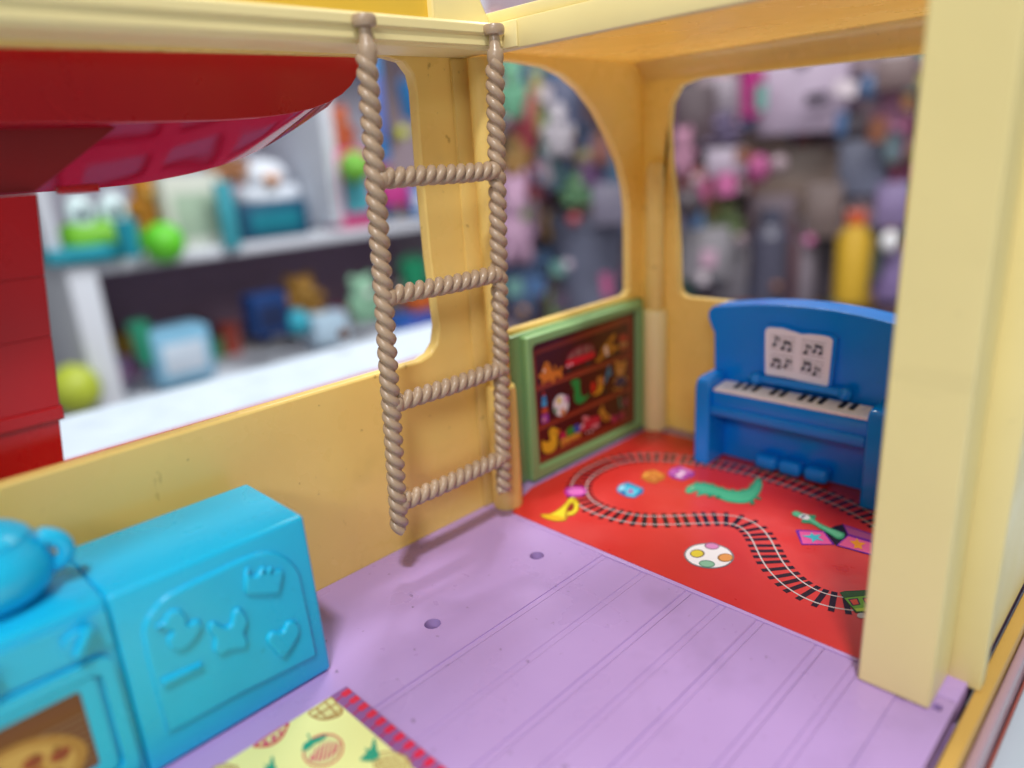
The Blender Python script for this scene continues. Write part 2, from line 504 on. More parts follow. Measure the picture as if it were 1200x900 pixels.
P['train']=[
 ('#2c4a28','p',[(33.241,11.158),(33.532,11.014),(34.65,9.867),(32.765,9.155),(32.017,9.939)]),
 ('#3a5a30','p',[(33.246,11.07),(33.477,10.956),(34.519,9.859),(34.225,9.759),(32.903,10.849)]),
 ('#6fa838','p',[(32.888,10.806),(34.172,9.74),(32.818,9.242),(32.174,9.94)]),
 ('#b0d048','p',[(32.321,10.108),(32.819,9.663),(33.116,9.344),(32.843,9.251),(32.199,9.949)]),
 ('#3a2a48','p',[(32.914,10.633),(33.305,10.302),(32.839,9.989),(32.488,10.256)]),
 ('#d4543a','p',[(32.881,10.532),(33.195,10.313),(32.829,10.079),(32.59,10.25)]),
 ('#3a2a48','p',[(33.443,10.135),(33.965,9.705),(33.383,9.47),(33.001,9.833)]),
 ('#d4543a','p',[(33.412,10.051),(33.851,9.702),(33.44,9.539),(33.099,9.832)]),
 ('#b8bcc0','s',[(32.104,9.48),(31.913,9.473),(31.756,9.564),(31.723,9.7),(31.835,9.802),(32.027,9.81),(32.185,9.719),(32.217,9.582)]),
 ('#808488','s',[(32.521,9.072),(32.329,9.067),(32.171,9.158),(32.14,9.294),(32.253,9.394),(32.446,9.4),(32.606,9.308),(32.637,9.172)]),
]
P['toy_teddy']=[
 ('#d07a24','s',[(34.428,7.642),(34.682,7.648),(34.911,8.019),(35.136,8.32),(35.397,8.377),(35.644,8.16),(35.779,7.802),(36.025,7.523),(36.239,7.542),(36.099,7.867),(36.26,7.9),(36.398,7.538),(36.661,7.435),(36.837,7.684),(37.025,7.564),(36.866,7.236),(36.957,6.918),(36.628,6.855),(36.374,7.105),(36.146,6.871),(35.974,6.66),(35.77,6.787),(35.677,6.994),(35.359,6.932),(35.05,6.978),(34.934,6.791),(34.736,6.917),(34.803,7.151),(34.516,7.441)]),
 ('#f0e8d0','s',[(35.171,7.739),(35.135,7.657),(35.061,7.638),(34.992,7.693),(34.968,7.79),(35.003,7.872),(35.077,7.891),(35.147,7.836)]),
 ('#301810','s',[(35.139,7.733),(35.122,7.696),(35.085,7.689),(35.05,7.715),(35.038,7.758),(35.055,7.794),(35.092,7.802),(35.127,7.776)]),
 ('#301810','s',[(35.412,8.123),(35.382,8.07),(35.315,8.061),(35.252,8.102),(35.229,8.168),(35.26,8.221),(35.326,8.23),(35.389,8.19)]),
]
P['toy_bus']=[
 ('#7a2430','s',[(37.395,7.951),(37.635,8.371),(38.424,8.63),(39.561,8.669),(40.371,8.526),(40.705,7.956),(40.689,7.501),(39.048,7.401),(37.388,7.4)]),
 ('#c41c2c','p',[(37.372,7.935),(40.644,7.894),(40.687,7.44),(37.386,7.364)]),
 ('#8a5a54','p',[(37.737,8.2),(38.305,8.473),(38.282,7.997),(37.506,7.998)]),
 ('#8a5a54','p',[(38.473,8.471),(39.156,8.574),(39.166,8.012),(38.485,8.023)]),
 ('#8a5a54','p',[(39.384,8.56),(39.962,8.542),(39.999,8.006),(39.418,7.99)]),
 ('#8a5a54','p',[(40.134,8.466),(40.389,8.37),(40.529,7.997),(40.175,8.003)]),
 ('#3a3030','s',[(37.85,7.151),(37.78,7.042),(37.622,7.029),(37.47,7.12),(37.413,7.261),(37.483,7.369),(37.64,7.382),(37.792,7.292)]),
 ('#3a3030','s',[(40.105,7.105),(40.026,7.005),(39.843,7.001),(39.664,7.094),(39.595,7.23),(39.674,7.329),(39.856,7.334),(40.035,7.241)]),
 ('#f8d8e0','s',[(37.624,7.504),(37.593,7.454),(37.522,7.448),(37.454,7.489),(37.428,7.553),(37.46,7.602),(37.53,7.609),(37.598,7.568)]),
 ('#f8d8e0','s',[(38.047,7.534),(38.016,7.484),(37.944,7.477),(37.876,7.518),(37.85,7.582),(37.881,7.632),(37.952,7.639),(38.021,7.598)]),
]
P['toy_tiger']=[
 ('#b88228','s',[(40.737,7.143),(41.164,7.311),(41.424,7.867),(41.796,8.091),(42.296,8.366),(42.926,8.694),(43.24,8.666),(43.171,8.408),(42.913,8.152),(43.031,7.813),(43.599,7.606),(43.66,7.433),(43.148,7.393),(42.892,7.255),(42.39,7.255),(41.769,7.167),(41.397,7.023),(41.031,6.956)]),
 ('#e8d8c0','s',[(41.915,7.987),(42.161,7.97),(42.297,7.511),(42.326,7.191),(42.078,7.211),(41.846,7.693)]),
 ('#5a3010','p',[(42.355,8.276),(42.543,8.35),(42.808,7.941),(42.681,7.892)]),
 ('#5a3010','p',[(41.419,7.714),(41.542,7.763),(41.712,7.336),(41.59,7.326)]),
 ('#5a3010','p',[(42.464,7.707),(42.602,7.714),(42.694,7.38),(42.568,7.37)]),
]
P['toy_popbox']=[
 ('#a83a28','s',[(43.735,7.97),(43.807,8.388),(44.259,8.449),(44.713,8.272),(44.706,7.796),(44.249,7.817)]),
 ('#b88a50','p',[(43.796,7.838),(44.706,7.772),(44.701,7.437),(43.816,7.517)]),
 ('#9a4a2a','p',[(43.816,7.517),(44.701,7.437),(44.669,7.042),(43.847,7.112)]),
]
P['toy_digger']=[
 ('#b8281c','s',[(40.138,5.474),(40.5,5.534),(40.731,5.237),(40.594,4.801),(40.287,4.649),(40.142,4.925)]),
 ('#c08038','p',[(40.871,5.789),(41.604,5.757),(41.713,5.292),(41.52,5.026),(40.972,5.172)]),
 ('#d09a28','p',[(40.285,4.571),(40.834,4.696),(40.969,5.094),(41.645,5.072),(41.446,4.647),(41.255,4.46),(40.582,4.448)]),
 ('#3a80a0','p',[(41.709,5.134),(42.241,6.346),(42.554,6.308),(42.478,5.811),(42.733,5.905),(42.66,5.524),(42.282,5.542),(41.893,5.045)]),
 ('#2a2428','s',[(41.913,4.439),(41.844,4.316),(41.684,4.301),(41.529,4.403),(41.468,4.561),(41.537,4.683),(41.696,4.699),(41.852,4.598)]),
]
P['toy_bear']=[
 ('#c08a3c','s',[(43.192,6.47),(43.448,6.488),(43.702,6.306),(44.222,6.22),(44.421,6.334),(44.615,6.084),(44.476,5.63),(44.272,5.273),(43.745,5.164),(43.297,5.441),(43.178,5.874)]),
 ('#c08a3c','s',[(42.962,4.801),(43.163,5.193),(43.876,5.171),(44.532,4.96),(44.728,4.662),(44.46,4.568),(44.256,4.292),(43.6,4.386)]),
 ('#34305c','s',[(43.15,4.588),(43.251,5.089),(43.745,5.123),(44.399,4.913),(44.457,4.403),(43.86,4.316)]),
 ('#c08a3c','s',[(43.31,4.219),(43.24,4.145),(43.076,4.152),(42.914,4.235),(42.849,4.345),(42.918,4.418),(43.082,4.411),(43.244,4.329)]),
 ('#c08a3c','s',[(43.896,4.1),(43.825,4.026),(43.658,4.033),(43.494,4.117),(43.427,4.228),(43.497,4.301),(43.663,4.295),(43.829,4.212)]),
 ('#e0b878','s',[(43.988,5.549),(43.91,5.465),(43.725,5.469),(43.543,5.558),(43.47,5.679),(43.547,5.763),(43.731,5.759),(43.913,5.671)]),
 ('#40200c','s',[(43.859,5.662),(43.828,5.63),(43.754,5.632),(43.681,5.667),(43.652,5.714),(43.683,5.747),(43.756,5.745),(43.829,5.71)]),
]
P['toy_stack']=[
 ('#b84038','s',[(35.015,6.11),(34.972,6.008),(34.882,5.986),(34.799,6.056),(34.77,6.178),(34.813,6.279),(34.902,6.301),(34.986,6.231)]),
 ('#3c8cc8','p',[(34.706,5.977),(35.12,5.971),(35.1,5.646),(34.685,5.669)]),
 ('#4aa0d8','p',[(34.653,5.649),(35.14,5.613),(35.144,5.191),(34.657,5.237)]),
 ('#c0502c','p',[(34.618,5.123),(35.212,5.097),(35.226,4.647),(34.602,4.723)]),
 ('#9a3aa0','p',[(34.567,4.659),(35.265,4.598),(35.291,3.991),(34.545,4.013)]),
 ('#c88aa0','p',[(34.647,4.45),(34.939,4.435),(34.949,4.097),(34.645,4.101)]),
]
P['toy_ball']=[
 ('#6a6470','s',[(37.505,4.471),(37.094,3.995),(36.423,4.001),(35.894,4.475),(35.806,5.133),(36.205,5.601),(36.866,5.609),(37.408,5.144)]),
 ('#e4e0e4','s',[(37.429,4.501),(37.051,4.056),(36.438,4.057),(35.956,4.493),(35.879,5.105),(36.246,5.542),(36.851,5.554),(37.344,5.125)]),
 ('#d8c838','s',[(36.671,5.125),(36.563,4.983),(36.395,4.972),(36.265,5.098),(36.25,5.287),(36.357,5.429),(36.524,5.441),(36.655,5.315)]),
 ('#c890b8','s',[(37.487,5.056),(37.438,4.862),(37.289,4.811),(37.128,4.932),(37.05,5.153),(37.098,5.346),(37.246,5.397),(37.407,5.278)]),
 ('#7a9a84','s',[(36.256,4.534),(36.22,4.358),(36.08,4.311),(35.92,4.418),(35.833,4.617),(35.87,4.791),(36.009,4.839),(36.169,4.733)]),
 ('#c8844c','s',[(37.103,4.136),(36.976,3.978),(36.772,3.973),(36.612,4.124),(36.589,4.341),(36.715,4.498),(36.918,4.504),(37.079,4.355)]),
]
P['toy_dino']=[
 ('#2f8a40','s',[(37.834,6.159),(38.032,6.296),(38.485,6.313),(38.82,6.126),(38.835,5.702),(38.892,5.148),(39.052,4.832),(39.515,4.702),(40.051,4.748),(39.686,4.537),(39.265,4.343),(38.796,4.306),(38.399,4.452),(38.185,4.768),(38.175,5.269),(38.258,5.59),(37.927,5.756),(38.179,5.84),(38.241,5.952),(37.906,6.012)]),
]
P['toy_duck']=[
 ('#d8ae26','s',[(34.493,2.739),(34.667,2.666),(34.974,2.488),(35.328,2.5),(35.365,2.756),(35.257,3.095),(35.456,3.373),(35.832,3.353),(36.144,3.101),(36.177,2.722),(36.106,2.436),(36.105,2.049),(35.842,1.672),(35.399,1.552),(34.922,1.663),(34.566,1.916),(34.469,2.368)]),
 ('#d06a24','p',[(36.14,3.041),(36.308,3.103),(36.41,2.955),(36.579,3.017),(36.399,2.766),(36.177,2.722)]),
 ('#3a2410','s',[(35.817,2.915),(35.788,2.859),(35.726,2.852),(35.668,2.898),(35.647,2.969),(35.676,3.025),(35.737,3.032),(35.796,2.986)]),
]
P['toy_wagons']=[
 ('#b8284c','p',[(36.425,2.641),(37.064,2.708),(37.111,2.107),(36.446,2.208)]),
 ('#2f8a30','s',[(37.172,2.634),(37.464,2.814),(37.918,2.773),(38.028,2.202),(37.21,2.27)]),
 ('#2c4ca8','s',[(38.054,2.746),(38.438,2.783),(38.666,2.673),(38.678,2.152),(38.1,2.258)]),
 ('#cf9e38','p',[(36.443,2.17),(38.699,2.106),(38.741,1.732),(36.499,1.566)]),
 ('#b8602c','s',[(37.219,1.759),(37.175,1.645),(36.97,1.613),(36.728,1.681),(36.588,1.808),(36.632,1.921),(36.835,1.953),(37.078,1.886)]),
 ('#b8602c','s',[(37.941,1.752),(37.903,1.637),(37.71,1.603),(37.477,1.67),(37.341,1.798),(37.379,1.913),(37.57,1.947),(37.803,1.88)]),
 ('#b8602c','s',[(38.676,1.745),(38.639,1.64),(38.456,1.61),(38.236,1.672),(38.108,1.789),(38.145,1.892),(38.327,1.922),(38.547,1.862)]),
]
P['toy_plane']=[
 ('#b02c3a','s',[(38.654,2.399),(38.837,2.579),(39.197,2.706),(39.798,2.84),(40.768,2.747),(41.194,2.536),(41.059,2.211),(40.374,2.017),(39.524,1.962),(38.93,2.008),(38.645,2.203)]),
 ('#d07a80','s',[(39.04,3.19),(39.569,3.086),(39.798,2.84),(39.2,2.784)]),
 ('#c8808a','s',[(40.034,2.043),(40.501,2.14),(41.053,2.033),(40.986,1.865),(40.367,1.816)]),
 ('#e0c0cc','s',[(38.692,2.466),(39.077,2.664),(39.128,2.488),(38.827,2.344)]),
 ('#e0d0d0','s',[(39.6,1.76),(39.566,1.714),(39.49,1.715),(39.415,1.763),(39.387,1.829),(39.42,1.875),(39.496,1.874),(39.571,1.827)]),
 ('#e0d0d0','s',[(40.081,1.687),(40.047,1.64),(39.97,1.642),(39.895,1.69),(39.865,1.756),(39.899,1.803),(39.976,1.802),(40.052,1.754)]),
]
P['toy_horn']=[
 ('#b8842c','s',[(40.957,2.892),(41.341,3.264),(41.475,3.549),(41.586,3.111),(41.888,2.654),(42.512,2.136),(42.251,1.967),(41.743,2.016),(41.376,2.359),(41.262,2.719)]),
 ('#7a2a14','s',[(42.066,2.23),(41.99,2.172),(41.811,2.193),(41.635,2.28),(41.565,2.383),(41.64,2.441),(41.818,2.421),(41.995,2.334)]),
]
P['toy_flowers']=[
 ('#a83058','s',[(43.258,1.742),(43.146,1.551),(42.887,1.538),(42.633,1.709),(42.534,1.964),(42.644,2.153),(42.901,2.168),(43.156,1.998)]),
 ('#8a2850','s',[(43.974,1.777),(43.884,1.601),(43.677,1.58),(43.474,1.726),(43.393,1.953),(43.482,2.127),(43.688,2.149),(43.892,2.005)]),
 ('#a03a40','p',[(43.888,2.224),(44.355,2.17),(44.345,1.537),(43.917,1.583)]),
 ('#4a7a64','p',[(43.452,3.516),(43.713,3.484),(44.024,2.394),(43.694,2.449)]),
 ('#8a3a50','s',[(44.709,2.704),(44.528,2.497),(44.253,2.492),(44.046,2.691),(44.027,2.976),(44.205,3.181),(44.478,3.188),(44.688,2.991)]),
]
P['music']=[
 ('#55566a','p',[(20.899,9.741),(19.202,9.727),(19.2,9.693),(20.897,9.706)]),
 ('#55566a','p',[(20.901,9.506),(19.208,9.497),(19.206,9.463),(20.899,9.471)]),
 ('#55566a','p',[(20.903,9.271),(19.214,9.266),(19.212,9.232),(20.901,9.235)]),
 ('#55566a','p',[(20.905,9.034),(19.22,9.034),(19.218,9),(20.903,8.999)]),
 ('#55566a','p',[(20.906,8.797),(19.226,8.802),(19.224,8.767),(20.904,8.761)]),
 ('#55566a','p',[(18.775,9.692),(17.265,9.642),(17.263,9.608),(18.773,9.658)]),
 ('#55566a','p',[(18.794,9.462),(17.27,9.408),(17.267,9.375),(18.791,9.428)]),
 ('#55566a','p',[(18.812,9.23),(17.274,9.174),(17.272,9.14),(18.81,9.196)]),
 ('#55566a','p',[(18.83,8.998),(17.279,8.939),(17.276,8.905),(18.828,8.963)]),
 ('#55566a','p',[(18.849,8.764),(17.284,8.703),(17.281,8.669),(18.847,8.73)]),
 ('#55566a','p',[(20.888,8.447),(19.233,8.489),(19.231,8.454),(20.886,8.411)]),
 ('#55566a','p',[(20.883,8.213),(19.233,8.262),(19.231,8.228),(20.881,8.178)]),
 ('#55566a','p',[(20.878,7.979),(19.233,8.035),(19.231,8),(20.876,7.943)]),
 ('#55566a','p',[(20.873,7.744),(19.232,7.808),(19.23,7.773),(20.871,7.708)]),
 ('#55566a','p',[(20.868,7.509),(19.232,7.579),(19.23,7.544),(20.866,7.473)]),
 ('#55566a','p',[(18.777,8.476),(17.285,8.367),(17.282,8.333),(18.775,8.441)]),
 ('#55566a','p',[(18.783,8.246),(17.293,8.128),(17.291,8.094),(18.78,8.211)]),
 ('#55566a','p',[(18.788,8.015),(17.302,7.889),(17.299,7.855),(18.786,7.98)]),
 ('#55566a','p',[(18.793,7.784),(17.31,7.649),(17.308,7.615),(18.791,7.749)]),
 ('#55566a','p',[(18.799,7.552),(17.319,7.409),(17.316,7.374),(18.797,7.517)]),
 ('#15162e','s',[(20.468,9.133),(20.49,9.044),(20.584,8.977),(20.695,8.972),(20.758,9.031),(20.735,9.12),(20.641,9.186),(20.531,9.192)]),
 ('#15162e','p',[(20.584,9.693),(20.507,9.703),(20.474,9.101),(20.552,9.09)]),
 ('#15162e','p',[(20.545,9.698),(20.419,9.615),(20.208,9.588),(20.231,9.41),(20.302,9.301),(20.29,9.484),(20.527,9.563)]),
 ('#15162e','s',[(19.869,8.985),(19.89,8.897),(19.982,8.831),(20.092,8.825),(20.154,8.883),(20.132,8.971),(20.04,9.038),(19.931,9.043)]),
 ('#15162e','s',[(19.44,8.909),(19.461,8.822),(19.552,8.755),(19.66,8.749),(19.721,8.807),(19.7,8.895),(19.609,8.962),(19.502,8.967)]),
 ('#15162e','p',[(19.981,9.46),(19.905,9.47),(19.875,8.954),(19.951,8.943)]),
 ('#15162e','p',[(19.553,9.398),(19.478,9.408),(19.446,8.878),(19.521,8.867)]),
 ('#15162e','p',[(19.965,9.462),(19.494,9.406),(19.482,9.211),(19.953,9.266)]),
 ('#15162e','s',[(18.364,8.903),(18.384,8.816),(18.471,8.751),(18.576,8.745),(18.636,8.802),(18.616,8.889),(18.528,8.954),(18.424,8.96)]),
 ('#15162e','p',[(18.479,9.421),(18.406,9.431),(18.37,8.872),(18.442,8.861)]),
 ('#15162e','p',[(18.443,9.426),(18.322,9.346),(18.123,9.32),(18.142,9.146),(18.208,9.04),(18.199,9.219),(18.424,9.294)]),
 ('#15162e','s',[(17.813,9.053),(17.832,8.967),(17.918,8.903),(18.02,8.897),(18.08,8.954),(18.06,9.04),(17.974,9.104),(17.872,9.109)]),
 ('#15162e','s',[(17.409,8.989),(17.427,8.904),(17.512,8.84),(17.613,8.834),(17.672,8.891),(17.653,8.976),(17.569,9.04),(17.467,9.046)]),
 ('#15162e','p',[(17.924,9.508),(17.852,9.518),(17.818,9.022),(17.89,9.012)]),
 ('#15162e','p',[(17.52,9.447),(17.449,9.457),(17.414,8.959),(17.485,8.948)]),
 ('#15162e','p',[(17.908,9.51),(17.464,9.455),(17.451,9.266),(17.895,9.32)]),
 ('#15162e','s',[(20.505,7.75),(20.527,7.659),(20.622,7.589),(20.734,7.581),(20.797,7.64),(20.775,7.731),(20.68,7.801),(20.568,7.808)]),
 ('#15162e','s',[(20.08,7.65),(20.102,7.559),(20.195,7.49),(20.306,7.481),(20.369,7.54),(20.347,7.63),(20.253,7.7),(20.143,7.708)]),
 ('#15162e','p',[(20.615,8.179),(20.537,8.191),(20.511,7.717),(20.589,7.705)]),
 ('#15162e','p',[(20.192,8.12),(20.115,8.132),(20.086,7.617),(20.163,7.605)]),
 ('#15162e','p',[(20.598,8.181),(20.132,8.13),(20.12,7.931),(20.587,7.981)]),
 ('#15162e','s',[(19.619,7.796),(19.64,7.707),(19.732,7.638),(19.842,7.63),(19.904,7.688),(19.882,7.778),(19.79,7.847),(19.681,7.854)]),
 ('#15162e','p',[(19.732,8.274),(19.656,8.286),(19.625,7.764),(19.701,7.752)]),
 ('#15162e','p',[(19.694,8.28),(19.569,8.2),(19.361,8.177),(19.382,7.997),(19.452,7.886),(19.441,8.071),(19.675,8.145)]),
 ('#15162e','s',[(18.446,7.815),(18.465,7.727),(18.554,7.659),(18.659,7.652),(18.72,7.709),(18.7,7.797),(18.611,7.865),(18.506,7.872)]),
 ('#15162e','s',[(18.049,7.787),(18.068,7.7),(18.155,7.633),(18.259,7.625),(18.32,7.681),(18.3,7.769),(18.213,7.837),(18.109,7.844)]),
 ('#15162e','p',[(18.559,8.301),(18.486,8.313),(18.451,7.784),(18.525,7.772)]),
 ('#15162e','p',[(18.16,8.244),(18.088,8.255),(18.054,7.756),(18.127,7.744)]),
 ('#15162e','p',[(18.543,8.304),(18.103,8.253),(18.09,8.06),(18.531,8.11)]),
 ('#15162e','s',[(17.7,7.563),(17.719,7.475),(17.805,7.408),(17.908,7.4),(17.968,7.456),(17.949,7.544),(17.862,7.611),(17.759,7.619)]),
 ('#15162e','p',[(17.813,8.045),(17.741,8.056),(17.705,7.531),(17.777,7.519)]),
 ('#15162e','p',[(17.777,8.051),(17.658,7.973),(17.46,7.951),(17.479,7.775),(17.543,7.667),(17.535,7.847),(17.757,7.919)]),
]
P['bookface']=[
 ('#e6e2ec','p',[(21.3,9.866),(21.227,10.097),(21.036,10.213),(20.152,10.255),(19.333,10.113),(18.875,10.01),(18.33,10.091),(17.511,10.106),(17.055,10.061),(16.852,9.88),(16.862,9.487),(16.929,6.973),(17.021,6.836),(18.222,6.877),(19.854,6.953),(21.067,6.927),(21.16,7.072),(21.242,8.478)]),
]
P['print_tomato']=[
 ('#c62f4a','s',[(10.887,21.991),(10.479,21.464),(9.888,21.399),(9.445,21.814),(9.394,22.48),(9.778,23.03),(10.39,23.124),(10.857,22.687)]),
 ('#d8dc98','s',[(10.819,22.014),(10.453,21.55),(9.916,21.496),(9.51,21.868),(9.46,22.459),(9.805,22.94),(10.358,23.017),(10.784,22.628)]),
 ('#cc4a6c','s',[(9.469,22.228),(9.598,22.303),(9.722,22.385),(9.739,22.301),(9.615,22.188),(9.509,22.151)]),
 ('#cc4a6c','s',[(9.548,22.075),(9.767,22.301),(9.985,22.538),(10.002,22.454),(9.784,22.185),(9.587,21.999)]),
 ('#cc4a6c','s',[(9.649,21.928),(9.914,22.229),(10.182,22.544),(10.198,22.459),(9.931,22.113),(9.688,21.852)]),
 ('#cc4a6c','s',[(9.783,21.838),(10.074,22.175),(10.368,22.53),(10.384,22.444),(10.09,22.06),(9.822,21.762)]),
 ('#cc4a6c','s',[(9.94,21.753),(10.228,22.08),(10.519,22.424),(10.535,22.338),(10.244,21.964),(9.979,21.677)]),
 ('#cc4a6c','s',[(10.121,21.704),(10.377,21.975),(10.633,22.259),(10.649,22.174),(10.392,21.86),(10.16,21.628)]),
 ('#cc4a6c','s',[(10.338,21.743),(10.538,21.921),(10.736,22.108),(10.751,22.023),(10.553,21.805),(10.377,21.666)]),
 ('#2f9a7c','s',[(9.557,22.833),(9.78,23.105),(10.03,23.12),(10.115,23.432),(10.198,23.406),(10.112,23.094),(10.57,22.875),(10.602,22.734),(10.312,22.695),(10.068,22.774),(9.894,22.725),(9.682,22.722)]),
]
P['print_tomato_b']=[
 ('#c62f4a','s',[(8.419,24.633),(8.512,24.309),(8.84,24.051),(9.314,24.062),(9.771,24.406),(9.891,24.678)]),
 ('#d8dc98','s',[(8.591,24.554),(8.698,24.313),(8.956,24.184),(9.324,24.221),(9.67,24.469),(9.735,24.625)]),
 ('#c85070','s',[(8.716,24.528),(8.877,24.479),(8.853,24.253),(8.698,24.313)]),
 ('#c85070','s',[(9.05,24.451),(9.252,24.477),(9.214,24.263),(8.996,24.206)]),
 ('#c85070','s',[(9.398,24.483),(9.563,24.521),(9.499,24.367),(9.33,24.267)]),
]
P['print_pine']=[
 ('#a9824a','s',[(10.816,24.566),(11.297,24.578),(11.974,24.614),(11.945,24.058),(11.891,23.51),(11.564,23.328),(11.026,23.621),(10.781,24.142)]),
 ('#d4d08c','s',[(10.864,24.473),(11.294,24.486),(11.904,24.536),(11.88,24.056),(11.83,23.58),(11.57,23.469),(11.085,23.717),(10.856,24.184)]),
 ('#a9824a','p',[(11.135,24.48),(11.217,24.48),(11.198,23.568),(11.125,23.616)]),
 ('#a9824a','p',[(11.606,24.569),(11.671,24.571),(11.602,23.469),(11.521,23.489)]),
 ('#a9824a','p',[(10.856,24.184),(11.954,24.106),(11.943,24.022),(10.872,24.074)]),
 ('#a9824a','p',[(11.052,23.664),(11.865,23.634),(11.854,23.552),(11.099,23.573)]),
]
P['print_pine_b']=[
 ('#a9824a','s',[(11.89,18.791),(11.469,18.747),(11.094,19.171),(10.975,19.829),(11.188,20.351),(11.62,20.416),(12.01,19.971),(12.119,19.292)]),
 ('#d4d08c','s',[(11.865,18.848),(11.487,18.816),(11.144,19.215),(11.029,19.821),(11.214,20.292),(11.601,20.34),(11.957,19.924),(12.063,19.301)]),
 ('#a9824a','p',[(11.24,20.101),(11.297,20.084),(11.139,19.834),(11.082,19.851)]),
 ('#a9824a','p',[(11.361,20.372),(11.394,20.334),(11.25,19.331),(11.217,19.368)]),
 ('#a9824a','p',[(11.223,20.177),(12.267,19.487),(12.228,19.437),(11.186,20.125)]),
 ('#a9824a','p',[(11.562,20.142),(11.595,20.104),(11.445,19.109),(11.413,19.146)]),
 ('#a9824a','p',[(11.065,19.954),(12.099,19.269),(12.06,19.219),(11.029,19.903)]),
 ('#a9824a','p',[(11.762,19.912),(11.796,19.874),(11.64,18.886),(11.608,18.923)]),
 ('#a9824a','p',[(10.911,19.735),(11.933,19.055),(11.895,19.006),(10.875,19.686)]),
 ('#a9824a','p',[(11.955,19.284),(12.013,19.266),(11.848,19.024),(11.79,19.043)]),
 ('#2f9a7c','s',[(10.83,20.684),(11.2,20.808),(11.298,21.069),(11.391,20.832),(11.856,21.194),(11.587,20.645),(11.434,20.266),(11.114,20.27)]),
]
P['print_pine_c']=[
 ('#a9824a','s',[(7.353,23.578),(7.053,23.341),(6.691,23.518),(6.469,24.005),(6.517,24.531),(6.815,24.788),(7.19,24.612),(7.414,24.104)]),
 ('#d4d08c','s',[(7.314,23.623),(7.048,23.419),(6.722,23.585),(6.518,24.022),(6.556,24.486),(6.82,24.705),(7.157,24.539),(7.362,24.086)]),
 ('#a9824a','p',[(6.676,24.517),(6.727,24.5),(6.628,24.238),(6.577,24.255)]),
 ('#a9824a','p',[(6.753,24.784),(6.787,24.745),(6.738,23.786),(6.705,23.824)]),
 ('#a9824a','p',[(6.659,24.568),(7.483,24.122),(7.454,24.062),(6.632,24.507)]),
 ('#a9824a','p',[(6.914,24.6),(6.948,24.561),(6.895,23.607),(6.862,23.645)]),
 ('#a9824a','p',[(6.557,24.335),(7.373,23.891),(7.345,23.831),(6.53,24.275)]),
 ('#a9824a','p',[(7.075,24.416),(7.109,24.378),(7.052,23.429),(7.019,23.467)]),
 ('#a9824a','p',[(6.456,24.105),(7.265,23.663),(7.237,23.604),(6.43,24.046)]),
 ('#a9824a','p',[(7.25,23.862),(7.302,23.845),(7.198,23.589),(7.147,23.607)]),
 ('#2f9a7c','s',[(7.852,23.01),(8.139,23.14),(8.2,23.38),(8.288,23.17),(8.633,23.518),(8.455,23.01),(8.359,22.66),(8.104,22.648)]),
]
P['cupboard_panel']=[
 ('x','p',[(5.873,1.565),(5.819,5.071),(5.874,6.139),(6.003,6.46),(6.235,6.726),(6.573,6.986),(6.982,7.165),(8.024,7.232),(9.583,7.284),(10.16,7.292),(10.544,7.248),(10.974,7.133),(11.299,6.95),(11.654,6.591),(11.91,6.229),(12.108,5.802),(12.208,5.418),(12.261,4.255),(12.373,1.415),(12.202,1.214),(8.822,1.474)]),
]
P['duck_relief']=[
 ('x','s',[(6.283,6.155),(6.592,6.252),(6.811,6.512),(7.181,6.462),(7.37,6.107),(7.377,5.695),(7.731,5.705),(7.873,5.419),(7.672,5.167),(7.303,4.858),(6.866,4.854),(6.616,5.105),(6.613,5.515),(6.819,5.702),(6.576,5.961)]),
]
P['butterfly_relief']=[
 ('x','s',[(8.143,5.269),(8.368,5.249),(8.669,4.869),(8.944,4.822),(9.12,5.262),(9.374,5.339),(9.55,4.974),(9.577,4.579),(9.372,4.256),(9.435,3.78),(9.291,3.531),(8.929,3.689),(8.66,3.793),(8.283,3.799),(8.11,4.119),(8.242,4.577),(8.089,4.983)]),
]
P['heart_relief']=[
 ('x','s',[(10.259,3.303),(10.51,3.555),(10.947,3.342),(11.207,3.619),(11.517,3.539),(11.699,3.114),(11.489,2.708),(10.8,2.155),(10.449,2.712)]),
]
P['hand_relief']=[
 ('x','p',[(9.718,5.906),(9.915,6.843),(10.066,6.875),(10.072,6.471),(10.289,6.364),(10.637,6.643),(10.699,6.538),(10.564,6.336),(10.964,6.486),(11.035,6.365),(10.88,6.181),(11.327,6.202),(11.435,6.041),(11.136,5.265),(10.999,5.192),(9.884,5.746)]),
]
P['bar_relief']=[
 ('x','p',[(6.049,3.953),(7.552,3.831),(7.602,3.618),(6.074,3.655)]),
]

